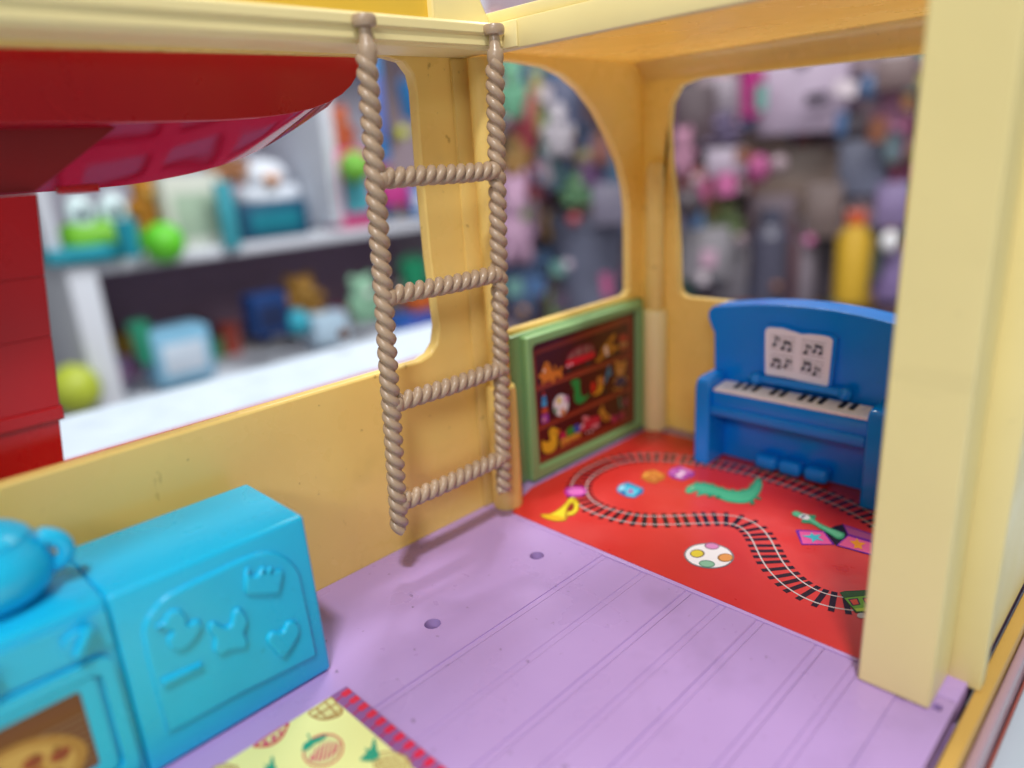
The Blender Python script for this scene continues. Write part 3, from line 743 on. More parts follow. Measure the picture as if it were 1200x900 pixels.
BACK = [
 ('frog', 'frog_toy', 'toy', 74.6, 262.0, 7.8, 23.2, 22.2, '#6fb81c', '#d8eef0', 'bright green toy frog head with pale eyes at the left end of the upper shelf', 0),
 ('box', 'play_tray', 'tray', 65.8, 256.4, 1.2, 20.2, 4.4, '#1c93a8', '#1c93a8', 'teal tray lying under the green frog toy', 0),
 ('cup', 'cyan_cup', 'cup', 78.0, 247.0, 4.6, 7.0, 11.6, '#1c96ac', '#1c96ac', 'cyan cup standing between the frog toy and the lime ball', 0),
 ('ball', 'lime_ball', 'ball', 89.2, 248.8, 2.0, 12.8, 13.2, '#63cc2c', '#63cc2c', 'lime green ball at the front of the upper shelf', 0),
 ('plush', 'brown_plush', 'soft toy', 94.0, 271.0, 14.2, 13.6, 19.0, '#a8701c', '#d0a24a', 'golden brown soft toy behind the lime ball', 0),
 ('box', 'storybook_box', 'box', 106.2, 266.6, 9.6, 21.2, 26.2, '#c9cfc4', '#9fb6a0', 'cream box with a green picture leaning at the middle of the upper shelf', 0),
 ('box', 'turquoise_box', 'box', 113.2, 252.2, 8.4, 5.4, 22.8, '#3a98a8', '#3a98a8', 'narrow turquoise box right of the cream box', 0),
 ('plush', 'round_plush', 'soft toy', 142.2, 280.6, 15.4, 25.2, 23.2, '#e2eaf4', '#d89a6a', 'big round white plush bird with an orange beak', 0),
 ('box', 'teal_crate', 'crate', 132.6, 262.0, 5.0, 27.2, 13.2, '#0f4a6a', '#12788a', 'dark teal crate the white plush bird sits behind', 0),
 ('plush', 'tan_plush', 'soft toy', 122.4, 267.8, 25.8, 15.6, 14.8, '#9a6a48', '#b89070', 'tan soft toy left of the white plush bird', 0),
 ('box', 'pink_doll_box', 'box', 168.8, 260.0, 13.4, 17.4, 30.8, '#d04a86', '#56b8c8', 'pink doll box with a cyan window behind the left ladder rope', 0),
 ('ball', 'green_ball', 'ball', 165.2, 247.8, 21.8, 12.0, 12.2, '#72b83c', '#72b83c', 'green ball resting against the pink doll box', 0),
 ('plush', 'orange_plush', 'soft toy', 176.4, 272.6, 37.0, 12.0, 18.2, '#c0603a', '#d88a5a', 'rust orange soft toy above the pink doll box', 0),
 ('box', 'blue_game_box', 'box', 183.6, 255.8, 44.6, 6.2, 42.6, '#2f7ec0', '#5f72c0', 'tall blue game box seen just right of the left rope', 0),
 ('bottle', 'brown_bat', 'bat', 190.4, 257.2, 47.0, 4.6, 39.6, '#6a5648', '#6a5648', 'brown toy bat hanging beside the tall blue box', 0),
 ('ball', 'yellow_green_ball', 'ball', 193.6, 253.2, 34.0, 5.0, 5.8, '#b8c02c', '#b8c02c', 'small yellow green ball near the brown bat', 0),
 ('bucket', 'blue_bucket', 'bucket', 202.8, 257.0, 47.0, 12.2, 14.8, '#2a74b0', '#2a74b0', 'blue bucket at the top right corner of the big window', 0),
 ('ball', 'pink_ball', 'ball', 185.0, 259.0, 22.6, 7.8, 11.0, '#e07aa0', '#e07aa0', 'pink ball above the top rung', 0),
 ('box', 'magenta_box', 'box', 187.0, 256.2, 10.0, 13.0, 9.6, '#b83c86', '#b83c86', 'magenta box just under the top rung', 0),
 ('box', 'blue_white_box', 'box', 201.6, 258.0, 6.6, 10.4, 13.0, '#3c7cc0', '#d0dcec', 'blue and white box at the right end of the upper shelf', 0),
 ('ball', 'yellow_ball', 'ball', 54.2, 249.4, -39.0, 14.8, 15.8, '#b4c43c', '#b4c43c', 'large yellow green ball at the left end of the lower shelf', 0),
 ('box', 'sky_blue_box', 'box', 90.4, 260.6, -37.4, 20.0, 19.4, '#82bcdc', '#c8d8e8', 'tilted sky blue box in the lower compartment', 0),
 ('cup', 'green_beaker', 'cup', 78.8, 258.0, -30.8, 7.0, 14.4, '#2f9a78', '#2f9a78', 'green beaker left of the tilted sky blue box', 0),
 ('box', 'violet_game_box', 'box', 67.0, 256.8, -38.4, 11.2, 9.8, '#504462', '#6a5070', 'dull violet game box between the yellow ball and the green beaker', 0),
 ('box', 'navy_box', 'box', 122.8, 254.4, -28.8, 14.2, 15.8, '#123a74', '#1a2a50', 'navy box in the middle of the lower compartment', 0),
 ('plush', 'gold_plush', 'soft toy', 144.2, 266.2, -26.4, 17.4, 15.8, '#8a6424', '#b48a3c', 'gold brown soft toy behind the cyan ball', 0),
 ('ball', 'cyan_ball', 'ball', 133.2, 251.0, -33.8, 9.8, 10.2, '#2aa4bc', '#2aa4bc', 'cyan ball in front of the gold brown soft toy', 0),
 ('box', 'white_blue_box', 'box', 147.6, 255.8, -39.4, 15.2, 12.0, '#b4d0e4', '#b4d0e4', 'pale blue box left of the rope in the lower compartment', 0),
 ('plush', 'mint_plush', 'soft toy', 168.0, 257.8, -31.2, 15.8, 18.6, '#8ab89c', '#d0e0d4', 'mint green soft toy partly behind the left rope', 0),
 ('bucket', 'green_bucket', 'bucket', 197.2, 259.0, -27.2, 13.8, 15.8, '#1c9468', '#1c9468', 'green bucket above the second rung', 0),
 ('box', 'orange_box', 'box', 197.8, 257.8, -37.4, 13.2, 8.0, '#c8622c', '#c8622c', 'orange box lying behind the second rung', 0),
 ('box', 'blue_toy_case', 'case', 193.8, 259.4, -48.6, 20.2, 12.8, '#2c62b8', '#5a50b0', 'blue toy case under the second rung', 0),
 ('ball', 'yellow_disc', 'disc toy', 193.4, 255.2, -56.6, 14.0, 4.8, '#d4cc1c', '#d4cc1c', 'flat yellow toy at the lower right corner of the big window', 0),
 ('ball', 'brown_bauble', 'ball', 53.4, 88.0, -0.5, 1.6, 1.6, '#4a2a1c', '#4a2a1c', 'tiny dark brown bauble left of the rope on the table edge', 0),
 ('plush', 'green_plush', 'soft toy', 235.5, 229.1, 49.3, 12.3, 24.6, '#5fae86', '#8ac8a0', 'sea green soft toy seen past the right rope at the arch top', 1),
 ('box', 'red_box', 'box', 248.4, 235.7, 37.7, 10.7, 25.9, '#b42c3c', '#b42c3c', 'red box beside the sea green soft toy', 1),
 ('plush', 'yellow_plush', 'soft toy', 244.2, 237.6, 22.7, 11.6, 17.5, '#c89a48', '#e0c070', 'yellow soft toy under the red box', 1),
 ('plush', 'white_plush', 'soft toy', 241.7, 209.4, 32.5, 12.9, 22.8, '#b8b4bc', '#d8d4dc', 'greyish white soft toy in the middle of the arched window', 1),
 ('box', 'navy_carton', 'box', 245.3, 207.4, 42.3, 12.1, 19.7, '#2c4468', '#2c4468', 'navy carton behind the greyish white soft toy', 1),
 ('box', 'dark_carton', 'box', 255.8, 200.3, 45.1, 17.8, 22.0, '#4a3034', '#4a3034', 'dark maroon carton under the curve of the arch', 1),
 ('bush', 'leafy_toy', 'toy plant', 266.6, 219.1, 53.4, 15.1, 13.2, '#56704a', '#6a8a54', 'dull green leafy toy near the top of the arch', 1),
 ('cup', 'teal_tub', 'tub', 246.3, 218.2, 16.8, 12.7, 16.9, '#5a8e94', '#5a8e94', 'teal tub at mid height of the arched window', 1),
 ('plush', 'frog_plush', 'soft toy', 258.8, 213.5, 6.4, 16.9, 13.4, '#5c9a66', '#7ab07c', 'mid green soft toy above the grey storage tub', 1),
 ('box', 'rust_box', 'box', 258.9, 200.6, 25.4, 8.8, 16.6, '#8a5040', '#8a5040', 'rust box near the right edge of the arch', 1),
 ('box', 'purple_box', 'box', 260.6, 206.9, 13.5, 9.8, 10.9, '#6a3c7c', '#6a3c7c', 'purple box below the rust box', 1),
 ('box', 'petrol_box', 'box', 266.0, 196.9, 16.5, 11.9, 21.4, '#2f6888', '#2f6888', 'petrol blue box touching the right edge of the arch', 1),
 ('box', 'grey_box', 'box', 262.9, 198.6, 0.1, 16.6, 17.8, '#7a7a90', '#7a7a90', 'grey lavender box above the storage tub', 1),
 ('bucket', 'storage_tub', 'tub', 277.8, 224.0, -29.7, 38.6, 47.5, '#76829c', '#8a96ac', 'large translucent blue grey storage tub low in the arched window', 1),
 ('plush', 'pink_plush', 'soft toy', 237.2, 233.0, -5.2, 17.7, 38.1, '#cda4c4', '#cda4c4', 'pale pink soft toy behind the right rope', 1),
 ('bucket', 'blue_tub', 'tub', 244.5, 238.3, -39.7, 18.0, 22.7, '#46709c', '#46709c', 'blue tub low beside the right rope', 1),
 ('ball', 'amber_bauble', 'ball', 231.4, 225.6, -45.0, 3.9, 4.0, '#d8942c', '#d8942c', 'small amber bauble above the green panel', 1),
 ('box', 'black_carton', 'box', 303.5, 181.5, 34.0, 17.6, 27.6, '#3c2a30', '#3c2a30', 'blackish carton in the top left corner of the end window', 1),
 ('plush', 'violet_plush', 'soft toy', 309.4, 172.8, 28.3, 20.7, 14.2, '#4c4468', '#6a608a', 'dark violet soft toy beside the blackish carton', 1),
 ('box', 'grey_mauve_box', 'box', 313.4, 174.2, 42.7, 13.7, 15.7, '#98909c', '#98909c', 'grey mauve box left of the magenta lantern', 1),
 ('cup', 'magenta_lantern', 'lantern', 314.5, 160.5, 41.5, 11.2, 18.4, '#b82a80', '#b82a80', 'magenta lantern hanging at the top of the end window', 1),
 ('box', 'mauve_board', 'board', 337.5, 148.9, 39.3, 38.2, 29.9, '#b4a4bc', '#b4a4bc', 'wide pale mauve board behind the magenta lantern', 1),
 ('box', 'beige_board', 'board', 343.4, 170.5, 22.9, 27.0, 11.0, '#9a8474', '#9a8474', 'beige board below the magenta lantern', 1),
 ('box', 'black_radio', 'radio', 374.1, 144.5, 26.2, 26.3, 9.3, '#34343f', '#34343f', 'long black radio above the brown carton', 1),
 ('plush', 'rose_plush', 'soft toy', 365.4, 119.8, 31.2, 13.8, 18.2, '#b87a9c', '#c892b0', 'rose soft toy at the upper right of the end window', 1),
 ('box', 'umber_box', 'box', 356.0, 115.8, 46.7, 16.1, 13.6, '#705c58', '#705c58', 'umber box in the upper right corner of the end window', 1),
 ('box', 'brown_carton', 'box', 352.1, 156.2, -0.0, 38.0, 38.3, '#84705f', '#84705f', 'big brown cardboard carton in the middle of the end window', 1),
 ('ball', 'magenta_ball', 'ball', 294.0, 145.8, 11.4, 9.2, 11.7, '#b03c82', '#b03c82', 'magenta ball left of the brown carton', 1),
 ('box', 'red_toy_car', 'toy car', 300.3, 180.8, 6.9, 14.8, 10.4, '#a83a34', '#a83a34', 'red toy car at the left edge of the end window', 1),
 ('plush', 'pink_rabbit', 'soft toy', 290.8, 180.0, 19.8, 10.5, 19.4, '#b8809c', '#b8809c', 'dusty pink soft toy above the red toy car', 1),
 ('box', 'white_packet', 'packet', 297.0, 162.6, 14.6, 16.3, 11.4, '#b4aabc', '#b4aabc', 'off white packet right of the dusty pink soft toy', 1),
 ('ball', 'black_ball', 'ball', 269.5, 164.1, -0.4, 12.7, 12.4, '#201c20', '#201c20', 'black ball under the red toy car', 1),
 ('cup', 'ochre_cup', 'cup', 306.9, 175.2, -3.5, 7.9, 12.2, '#9c7c3c', '#9c7c3c', 'ochre cup right of the black ball', 1),
 ('plush', 'lime_plush', 'soft toy', 314.5, 173.1, -12.0, 18.5, 11.6, '#86a462', '#a0b878', 'pale lime soft toy above the grey crates', 1),
 ('box', 'grey_crate', 'crate', 286.3, 165.4, -23.1, 21.1, 21.7, '#8a8a90', '#8a8a90', 'light grey crate low at the left of the end window', 1),
 ('box', 'green_carton', 'box', 297.5, 182.3, -42.2, 9.7, 10.9, '#2c6a54', '#2c6a54', 'dark green carton in the lower left corner of the end window', 1),
 ('box', 'blue_grey_box', 'box', 303.5, 161.2, -32.8, 13.3, 28.1, '#74747c', '#74747c', 'slate grey box right of the light grey crate', 1),
 ('bottle', 'navy_bottle', 'bottle', 308.6, 146.0, -26.6, 16.7, 40.7, '#303c54', '#404e68', 'broad navy bottle behind the piano top', 1),
 ('bottle', 'wine_bottle', 'bottle', 319.5, 140.8, -32.4, 6.2, 35.0, '#5a2a34', '#5a2a34', 'thin wine red bottle right of the navy bottle', 1),
 ('bottle', 'white_bottle', 'bottle', 337.1, 142.2, -32.6, 10.4, 39.7, '#98909c', '#a8a0b0', 'off white bottle between two dark bottles', 1),
 ('bottle', 'black_bottle', 'bottle', 346.9, 136.7, -31.2, 10.5, 40.8, '#2c2c36', '#2c2c36', 'black bottle left of the yellow one', 1),
 ('bottle', 'yellow_bottle', 'bottle', 332.3, 118.6, -29.1, 14.3, 40.4, '#cca42c', '#cc5a34', 'tall yellow bottle with a red cap behind the piano', 1),
 ('bottle', 'green_bottle', 'bottle', 356.0, 117.6, -26.8, 7.1, 29.3, '#2f5a40', '#2f5a40', 'dark green bottle right of the yellow one', 1),
 ('ball', 'silver_ball', 'ball', 330.5, 103.6, -21.3, 7.2, 8.9, '#f4f6fa', '#f4f6fa', 'shiny silver white ball beside the right pillar', 1),
 ('box', 'lavender_box', 'box', 366.4, 111.5, -41.4, 16.1, 23.2, '#9680c0', '#9680c0', 'lavender box below the silver ball', 1),
 ('box', 'lilac_box', 'box', 351.8, 110.7, -8.0, 13.6, 19.5, '#8c7cae', '#8c7cae', 'lilac box above the silver ball', 1),
 ('box', 'slate_blue_box', 'box', 378.4, 137.0, 7.5, 27.4, 26.5, '#7c88a4', '#7c88a4', 'slate blue box right of the brown carton', 1),
 ('cup', 'aqua_cup', 'cup', 369.6, 118.7, 16.4, 10.9, 12.9, '#7c9ca4', '#7c9ca4', 'aqua cup below the rose soft toy', 1),
 ('box', 'cocoa_carton', 'box', 334.8, 134.2, -8.8, 15.4, 23.8, '#6f6058', '#6f6058', 'cocoa brown carton overlapping the big brown carton', 1),
 ('box', 'plum_box', 'box', 331.6, 156.6, -10.2, 20.0, 16.5, '#6a5c66', '#6a5c66', 'plum grey box behind the navy bottle', 1),
]

# ------------------------------------------------------------------ the setting: table, shop floor, shop wall
tag(bxo('table_top', (-60, 74, -60, 91, -6, -3), TABLE, bev=0.4), 'white laminate table top the playhouse stands on', 'table', kind='structure')
bm = bmesh.new()
box(bm, -400, 700, -400, 600, -81, -80)
tag(obj('floor', bm, FLOORM), kind='structure')
bm = bmesh.new()
d = Vector((0.70, 0.714, 0)).normalized()
s = Vector((-d.y, d.x, 0))
c0 = d * 372
vs = []
for k in (0, 12):
    for a in (-420, 260):
        for z in (-80, 230):
            p = c0 + d * k + s * a
            vs.append(bm.verts.new((p.x, p.y, z)))
for q in ((0, 1, 3, 2), (4, 6, 7, 5), (0, 4, 5, 1), (2, 3, 7, 6), (0, 2, 6, 4), (1, 5, 7, 3)):
    bm.faces.new([vs[i] for i in q])
tag(obj('wall', bm, WALLM), kind='structure')

# ------------------------------------------------------------------ white shelf unit beyond the big window
sh = thing('shelf_unit', (140, 276, -80), 'white shelf unit full of toys beyond the big window', 'shelf')
bxo('upright', (60.0, 68.4, 252, 304, -80, -2.2), SHELFW, sh, bev=0.6)
bxo('upright', (56.5, 60.6, 252, 304, -2.1, 102), SHELFW, sh, bev=0.6)
bxo('upright', (236, 244, 252, 304, -80, 102), SHELFW, sh, bev=0.6)
bxo('upright', (157, 162, 254, 302, 0.4, 102), SHELFW, sh, bev=0.6)
for z, t in ((-2.0, 3.8), (-49, 3.8), (94, 4.0)):
    bxo('shelf_board', (60.7 if z > -40 else 68.6, 235.8, 254, 302, z - t, z), SHELFW, sh, bev=0.5)
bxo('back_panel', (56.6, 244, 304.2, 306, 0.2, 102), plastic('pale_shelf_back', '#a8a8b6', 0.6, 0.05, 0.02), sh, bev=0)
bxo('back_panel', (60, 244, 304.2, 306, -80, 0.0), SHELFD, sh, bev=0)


# ------------------------------------------------------------------ toys of the shop, out of focus behind the windows
def back_toy(kind, name, cat, x, y, z, w_, h_, c1, c2, label, far):
    # the toys on the shop wall are paler and duller than those on the shelf
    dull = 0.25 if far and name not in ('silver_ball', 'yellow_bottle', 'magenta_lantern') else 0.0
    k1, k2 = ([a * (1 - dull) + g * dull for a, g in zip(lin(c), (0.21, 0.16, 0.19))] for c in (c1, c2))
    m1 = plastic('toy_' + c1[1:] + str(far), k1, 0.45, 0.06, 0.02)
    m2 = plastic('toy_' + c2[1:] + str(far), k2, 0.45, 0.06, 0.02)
    r, z0, z1 = w_ / 2, z - h_ / 2, z + h_ / 2
    ang = math.atan2(y, x) - math.pi / 2 if far else 0.0
    grp = 'toys on the shop wall' if far else 'toys on the white shelf unit'
    t = thing(name, (x, y, z0), label, cat, grp)

    def put(nm, bm, m, par=t):
        for v in bm.verts:
            q = Vector((v.co.x, v.co.y, 0))
            q.rotate(Matrix.Rotation(ang, 3, 'Z'))
            v.co = Vector((x + q.x, y + q.y, v.co.z))
        return obj(nm, bm, m, par)
    bm = bmesh.new()
    if kind == 'box':
        dp = min(w_, 22) * 0.7
        box(bm, -r, r, -dp / 2, dp / 2, z0, z1, bev=min(w_, h_) * 0.06)
        b = put('carton', bm, m1)
        bm = bmesh.new()
        box(bm, -r * 0.72, r * 0.72, -dp / 2 - 0.12, -dp / 2, z0 + h_ * 0.2, z1 - h_ * 0.24, bev=0.05)
        put('front_label', bm, m2)
        if name == 'red_toy_car':
            for sx in (-0.6, 0.6):
                bm = bmesh.new()
                ball(bm, (sx * r, -dp / 2, z0 + 1), h_ * 0.2, 0.8, h_ * 0.2)
                put('wheel', bm, plastic('toy_tyre', '#1c1c20', 0.7))
    elif kind == 'ball':
        ball(bm, (0, 0, z), r, r, h_ / 2)
        put('ball_skin', bm, plastic('toy_silver', c1, 0.12) if name == 'silver_ball' else m1)
        bm = bmesh.new()
        lathe(bm, [(r * 0.18, z1 - 0.05 * h_), (r * 0.2, z1 + 0.02), (r * 0.1, z1 + 0.06)], 0, 0, 12)
        put('valve', bm, m2)
    elif kind in ('cup', 'bucket'):
        lathe(bm, [(r * 0.7, z0), (r * 0.75, z0 + h_ * 0.04), (r * 0.94, z1 - h_ * 0.1), (r, z1 - h_ * 0.1), (r, z1), (r * 0.9, z1), (r * 0.7, z0 + h_ * 0.1)], 0, 0, 24)
        put('body', bm, m1)
        bm = bmesh.new()
        tube(bm, [(r * 0.95 * math.cos(a), -0.1 * r, z1 - h_ * 0.08 + r * 0.55 * math.sin(a)) for a in [math.pi * k / 12 for k in range(13)]], r * 0.05, 8)
        put('handle', bm, m2)
    elif kind == 'bottle':
        if name == 'brown_bat':
            lathe(bm, [(r * 0.45, z1), (r * 0.4, z1 - h_ * 0.3), (r, z0 + h_ * 0.35), (r, z0 + h_ * 0.08), (r * 0.5, z0)], 0, 0, 20)
            put('bat_blade', bm, m1)
        else:
            lathe(bm, [(r * 0.9, z0), (r, z0 + 1), (r, z0 + h_ * 0.72), (r * 0.5, z0 + h_ * 0.86), (r * 0.45, z0 + h_ * 0.9)], 0, 0, 24)
            put('body', bm, m1)
            bm = bmesh.new()
            lathe(bm, [(r * 0.6, z0 + h_ * 0.87), (r * 0.62, z1 - 0.5), (r * 0.5, z1)], 0, 0, 20)
            put('cap', bm, m2)
    elif kind == 'bush':
        for k in range(26):
            a, e = random.uniform(0, 6.28), random.uniform(-0.2, 1.2)
            ball(bm, (r * 0.7 * math.cos(a) * math.cos(e), r * 0.4 * math.sin(a), z + h_ * 0.38 * math.sin(e) - h_ * 0.1), r * 0.24, r * 0.1, r * 0.3, 8)
        put('foliage', bm, m1)
        bm = bmesh.new()
        lathe(bm, [(r * 0.4, z0), (r * 0.5, z0 + h_ * 0.25)], 0, 0, 16)
        put('pot', bm, m2)
    elif kind == 'frog':
        box(bm, -r, r, -r * 0.6, r * 0.6, z0, z0 + h_ * 0.62, bev=h_ * 0.2, seg=4)
        put('head', bm, m1)
        for sx in (-0.42, 0.42):
            bm = bmesh.new()
            ball(bm, (sx * r, -r * 0.2, z0 + h_ * 0.72), r * 0.36, r * 0.3, h_ * 0.27)
            e = put('eye', bm, m2)
            bm = bmesh.new()
            ball(bm, (sx * r, -r * 0.48, z0 + h_ * 0.74), r * 0.14, r * 0.06, h_ * 0.1, 12)
            put('pupil', bm, plastic('toy_pupil', '#1c3a50'), e)
    else:   # plush: one soft body with head, ears and limbs
        bird = name == 'round_plush'
        ball(bm, (0, 0, z0 + h_ * 0.36), r * 0.86, r * 0.7, h_ * 0.37)
        ball(bm, (0, -r * 0.1, z0 + h_ * 0.72), r * (0.8 if bird else 0.66), r * 0.6, h_ * 0.28)
        for sx in (-1, 1):
            if not bird:
                ball(bm, (sx * r * 0.5, 0, z0 + h_ * 0.94), r * 0.24, r * 0.14, h_ * 0.13, 12)
            ball(bm, (sx * r * 0.82, -r * 0.3, z0 + h_ * 0.42), r * 0.26, r * 0.26, h_ * 0.16, 12)
            ball(bm, (sx * r * 0.5, -r * 0.5, z0 + h_ * 0.1), r * 0.32, r * 0.4, h_ * 0.12, 12)
        put('soft_body', bm, plastic('plush_' + c1[1:] + str(far), k1, 0.9, 0.12, 0.3))
        bm = bmesh.new()
        ball(bm, (0, -r * (0.72 if bird else 0.62), z0 + h_ * 0.66), r * 0.28, r * 0.26, h_ * 0.1, 12)
        put('beak' if bird else 'muzzle', bm, m2)
    return t


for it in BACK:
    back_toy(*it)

# unseen pink lattice tray, added on the table for the red roof to mirror
tray = thing('unseen_pink_tray', (34, 58, -3), 'unseen pink lattice tray added on the white table to be mirrored in the red roof slope', 'tray')
bm = bmesh.new()
cells = [rrect(x0, y0, x0 + 6.6, y0 + 4.2, 0.6, 3) for x0 in (13, 21.5, 30, 38.5, 47) for y0 in (45, 51.5, 58, 64.5)]
plate(bm, 'XY', rrect(10, 43, 56, 71, 2), cells, -2.4, -1.5)
obj('lattice', bm, plastic('hot_pink_plastic', '#a02050', 0.4), tray)
bxo('tray_floor', (10.4, 55.6, 43.4, 70.6, -2.98, -2.5), plastic('pale_lilac_plastic', '#6c5c88', 0.4), tray, bev=0.1)

# small odds and ends hung all over the shop wall, too many and too blurred to count
bm = bmesh.new()
cl = bm.loops.layers.float_color.new('ink')
pal = ['#6a5a62', '#8a7c88', '#a08c94', '#54485a', '#b45a86', '#5c7ca4', '#9c9460', '#8a5a44', '#c8a2b8', '#3a3440', '#6c9c94', '#b07c4c', '#c8b8c8', '#5c4450', '#a44a54', '#4a6a94', '#d8ccd4', '#c06a9a', '#7a9a5a', '#c49a4a']
rnd = random.Random(11)
d = Vector((0.70, 0.714, 0)).normalized()
s = Vector((-d.y, d.x, 0))
for k in range(560):
    near = k % 7 == 0
    c_ = d * (rnd.uniform(305, 318) if near else rnd.uniform(360, 371)) + s * rnd.uniform(-225, 25) + Vector((0, 0, rnd.uniform(-74, 84)))
    hw, hh, hd = (rnd.uniform(1.8, 4.2), rnd.uniform(2, 5.5), rnd.uniform(1, 2.5)) if near else (rnd.uniform(2, 7), rnd.uniform(2.5, 10), rnd.uniform(1.5, 4))
    colr = lin(rnd.choice(pal))
    n0 = len(bm.faces)
    if k % 3:
        vs = []
        ta = rnd.uniform(-0.2, 0.2)
        for a in (-hd, hd):
            for e in (-1, 1):
                for g in (-1, 1):
                    vs.append(bm.verts.new(c_ + d * a + s * (e * hw * math.cos(ta) - g * hh * math.sin(ta)) + Vector((0, 0, g * hh * math.cos(ta) + e * hw * math.sin(ta)))))
        fs = [bm.faces.new([vs[i] for i in q]) for q in ((0, 1, 3, 2), (4, 6, 7, 5), (0, 4, 5, 1), (2, 3, 7, 6), (0, 2, 6, 4), (1, 5, 7, 3))]
    else:
        r = bmesh.ops.create_icosphere(bm, subdivisions=2, radius=1.0)
        for v in r['verts']:
            v.co = c_ + v.co * hw
        fs = list({f for v in r['verts'] for f in v.link_faces})
    for f in fs:
        for lp in f.loops:
            lp[cl] = (*colr, 1)
tag(obj('toy_clutter', bm, ink()), 'dense jumble of small dull toys covering the shop wall', 'toy clutter', kind='stuff')

bm = bmesh.new()
cl = bm.loops.layers.float_color.new('ink')
pal = ['#3c7ab0', '#b04a3a', '#c8a040', '#4a9a6a', '#9a4a8a', '#d8d0c8', '#5a4a6a', '#2a3a5a', '#c87a9a', '#7a5a3a']
for k in range(90):
    low = k % 2
    hw, hh, hd = rnd.uniform(2, 5), rnd.uniform(2.5, 8 if low else 10), rnd.uniform(1.5, 4)
    c_ = Vector((rnd.uniform(72 if low else 62, 232), rnd.uniform(288, 299), (-49 if low else -2) + hh + 0.05))
    colr = lin(rnd.choice(pal))
    if k % 3:
        vs = [bm.verts.new(c_ + Vector((a * hw, e * hd, g * hh))) for a in (-1, 1) for e in (-1, 1) for g in (-1, 1)]
        fs = [bm.faces.new([vs[i] for i in q]) for q in ((0, 1, 3, 2), (4, 6, 7, 5), (0, 4, 5, 1), (2, 3, 7, 6), (0, 2, 6, 4), (1, 5, 7, 3))]
    else:
        r = bmesh.ops.create_icosphere(bm, subdivisions=2, radius=1.0)
        for v in r['verts']:
            v.co = c_ + Vector((v.co.x * hw, v.co.y * hd, v.co.z * hh))
        fs = list({f for v in r['verts'] for f in v.link_faces})
    for f in fs:
        for lp in f.loops:
            lp[cl] = (*colr, 1)
tag(obj('toy_clutter', bm, ink()), 'mixed small toys crowded at the back of the white shelf unit', 'toy clutter', kind='stuff')

# ------------------------------------------------------------------ the playhouse
house = thing('toy_playhouse', (20, 18, -3), 'open yellow toy playhouse with lavender plank floor and arched windows', 'playhouse')


def hp(name, dims, mat, bev=0.1, **k):
    return bxo(name, dims, mat, house, bev=bev, **k)


# floor planks of the near room, each a separate strip between the grooves
edges = [32.45, 22.72, 19.96, 17.2, 15.3, 13.3, 10.42, 8.72, 6.68, 4.75]
lift = [0, -0.02, 0.015, -0.015, 0.02, 0.0, -0.02, 0.01, -0.01]
for i in range(len(edges) - 1):
    y1, y0 = edges[i] - (0.34 if i else 0.0), edges[i + 1]
    outer = [(-12, y0), (28.68, y0), (28.68, y1), (-12, y1)]
    holes = []
    if i == 0:
        holes = [[(cx + 0.42 * math.cos(a), cy + 0.42 * math.sin(a)) for a in [2 * math.pi * k / 24 for k in range(24)]] for cx, cy in ((26.26, 25.57), (18.23, 25.27))]
    if i == 7:
        holes = []
    if i == 8:
        holes = [[(27.75, 5.1), (28.15, 5.1), (28.15, 5.42), (27.75, 5.42)]]
    bm = bmesh.new()
    plate(bm, 'XY', outer, holes, -1.0, 0.0 + lift[i])
    obj('floor_plank', bm, PURP, house, bev=0.0 if holes else 0.06)
bm = bmesh.new()
box(bm, -12, 28.68, 4.7, 32.45, -1.5, -1.02)
for e in edges[1:-1]:
    box(bm, -12, 28.66, e - 0.335, e - 0.005, -1.0, -0.045)
obj('under_floor', bm, PURP, house)
hp('far_floor', (28.72, 48, 4.75, 33.3, -1.3, 0.0), PURP, 0.04)
# golden rim and mauve skirt along the open edge
hp('base_rim', (-12, 49, 3.92, 4.5, -1.6, -0.25), YBASE, 0.1)
hp('base_skirt', (-12, 49.2, 3.5, 3.9, -2.98, -0.9), MAUVE, 0.15)
hp('base_trim', (-12, 49.3, 3.36, 3.49, -2.98, -2.6), plastic('rust_red_plastic', '#a8564a', 0.4), 0.08)

# window wall of the near room
bm = bmesh.new()
win = [(2.4, 12.2), (2.7, 11.4), (3.5, 11.0)] + [(24.6, 11.02), (25.4, 11.25), (25.95, 11.8), (26.22, 12.8), (26.02, 17), (26.0, 22), (26.1, 25.6), (25.95, 26.5), (25.4, 27.1), (24.4, 27.27)] + [(3.6, 26.75), (2.7, 26.3), (2.4, 25.4)]
plate(bm, 'XZ', [(-12, -0.6), (30.2, -0.6), (30.2, 28.1), (-12, 27.6)], [win], 32.5, 33.25)
obj('window_wall', bm, YEL, house, bev=0.12)
hp('wall_strip', (28.55, 30.15, 32.28, 32.48, 0.02, 27.4), YEL, 0.16)
# hinge post with its sleeve
bm = bmesh.new()
lathe(bm, [(0.96, 0.02), (0.98, 0.2), (0.96, 8.0), (0.88, 8.25), (0.66, 8.3), (0.66, 27.3)], 29.85, 31.45)
obj('hinge_post', bm, YEL, house)
bm = bmesh.new()
lathe(bm, [(0.5, 0.02), (0.5, 7.7), (0.42, 7.95), (0.3, 8.0)], 31.05, 32.1, 24)
obj('hinge_post', bm, YEL, house)

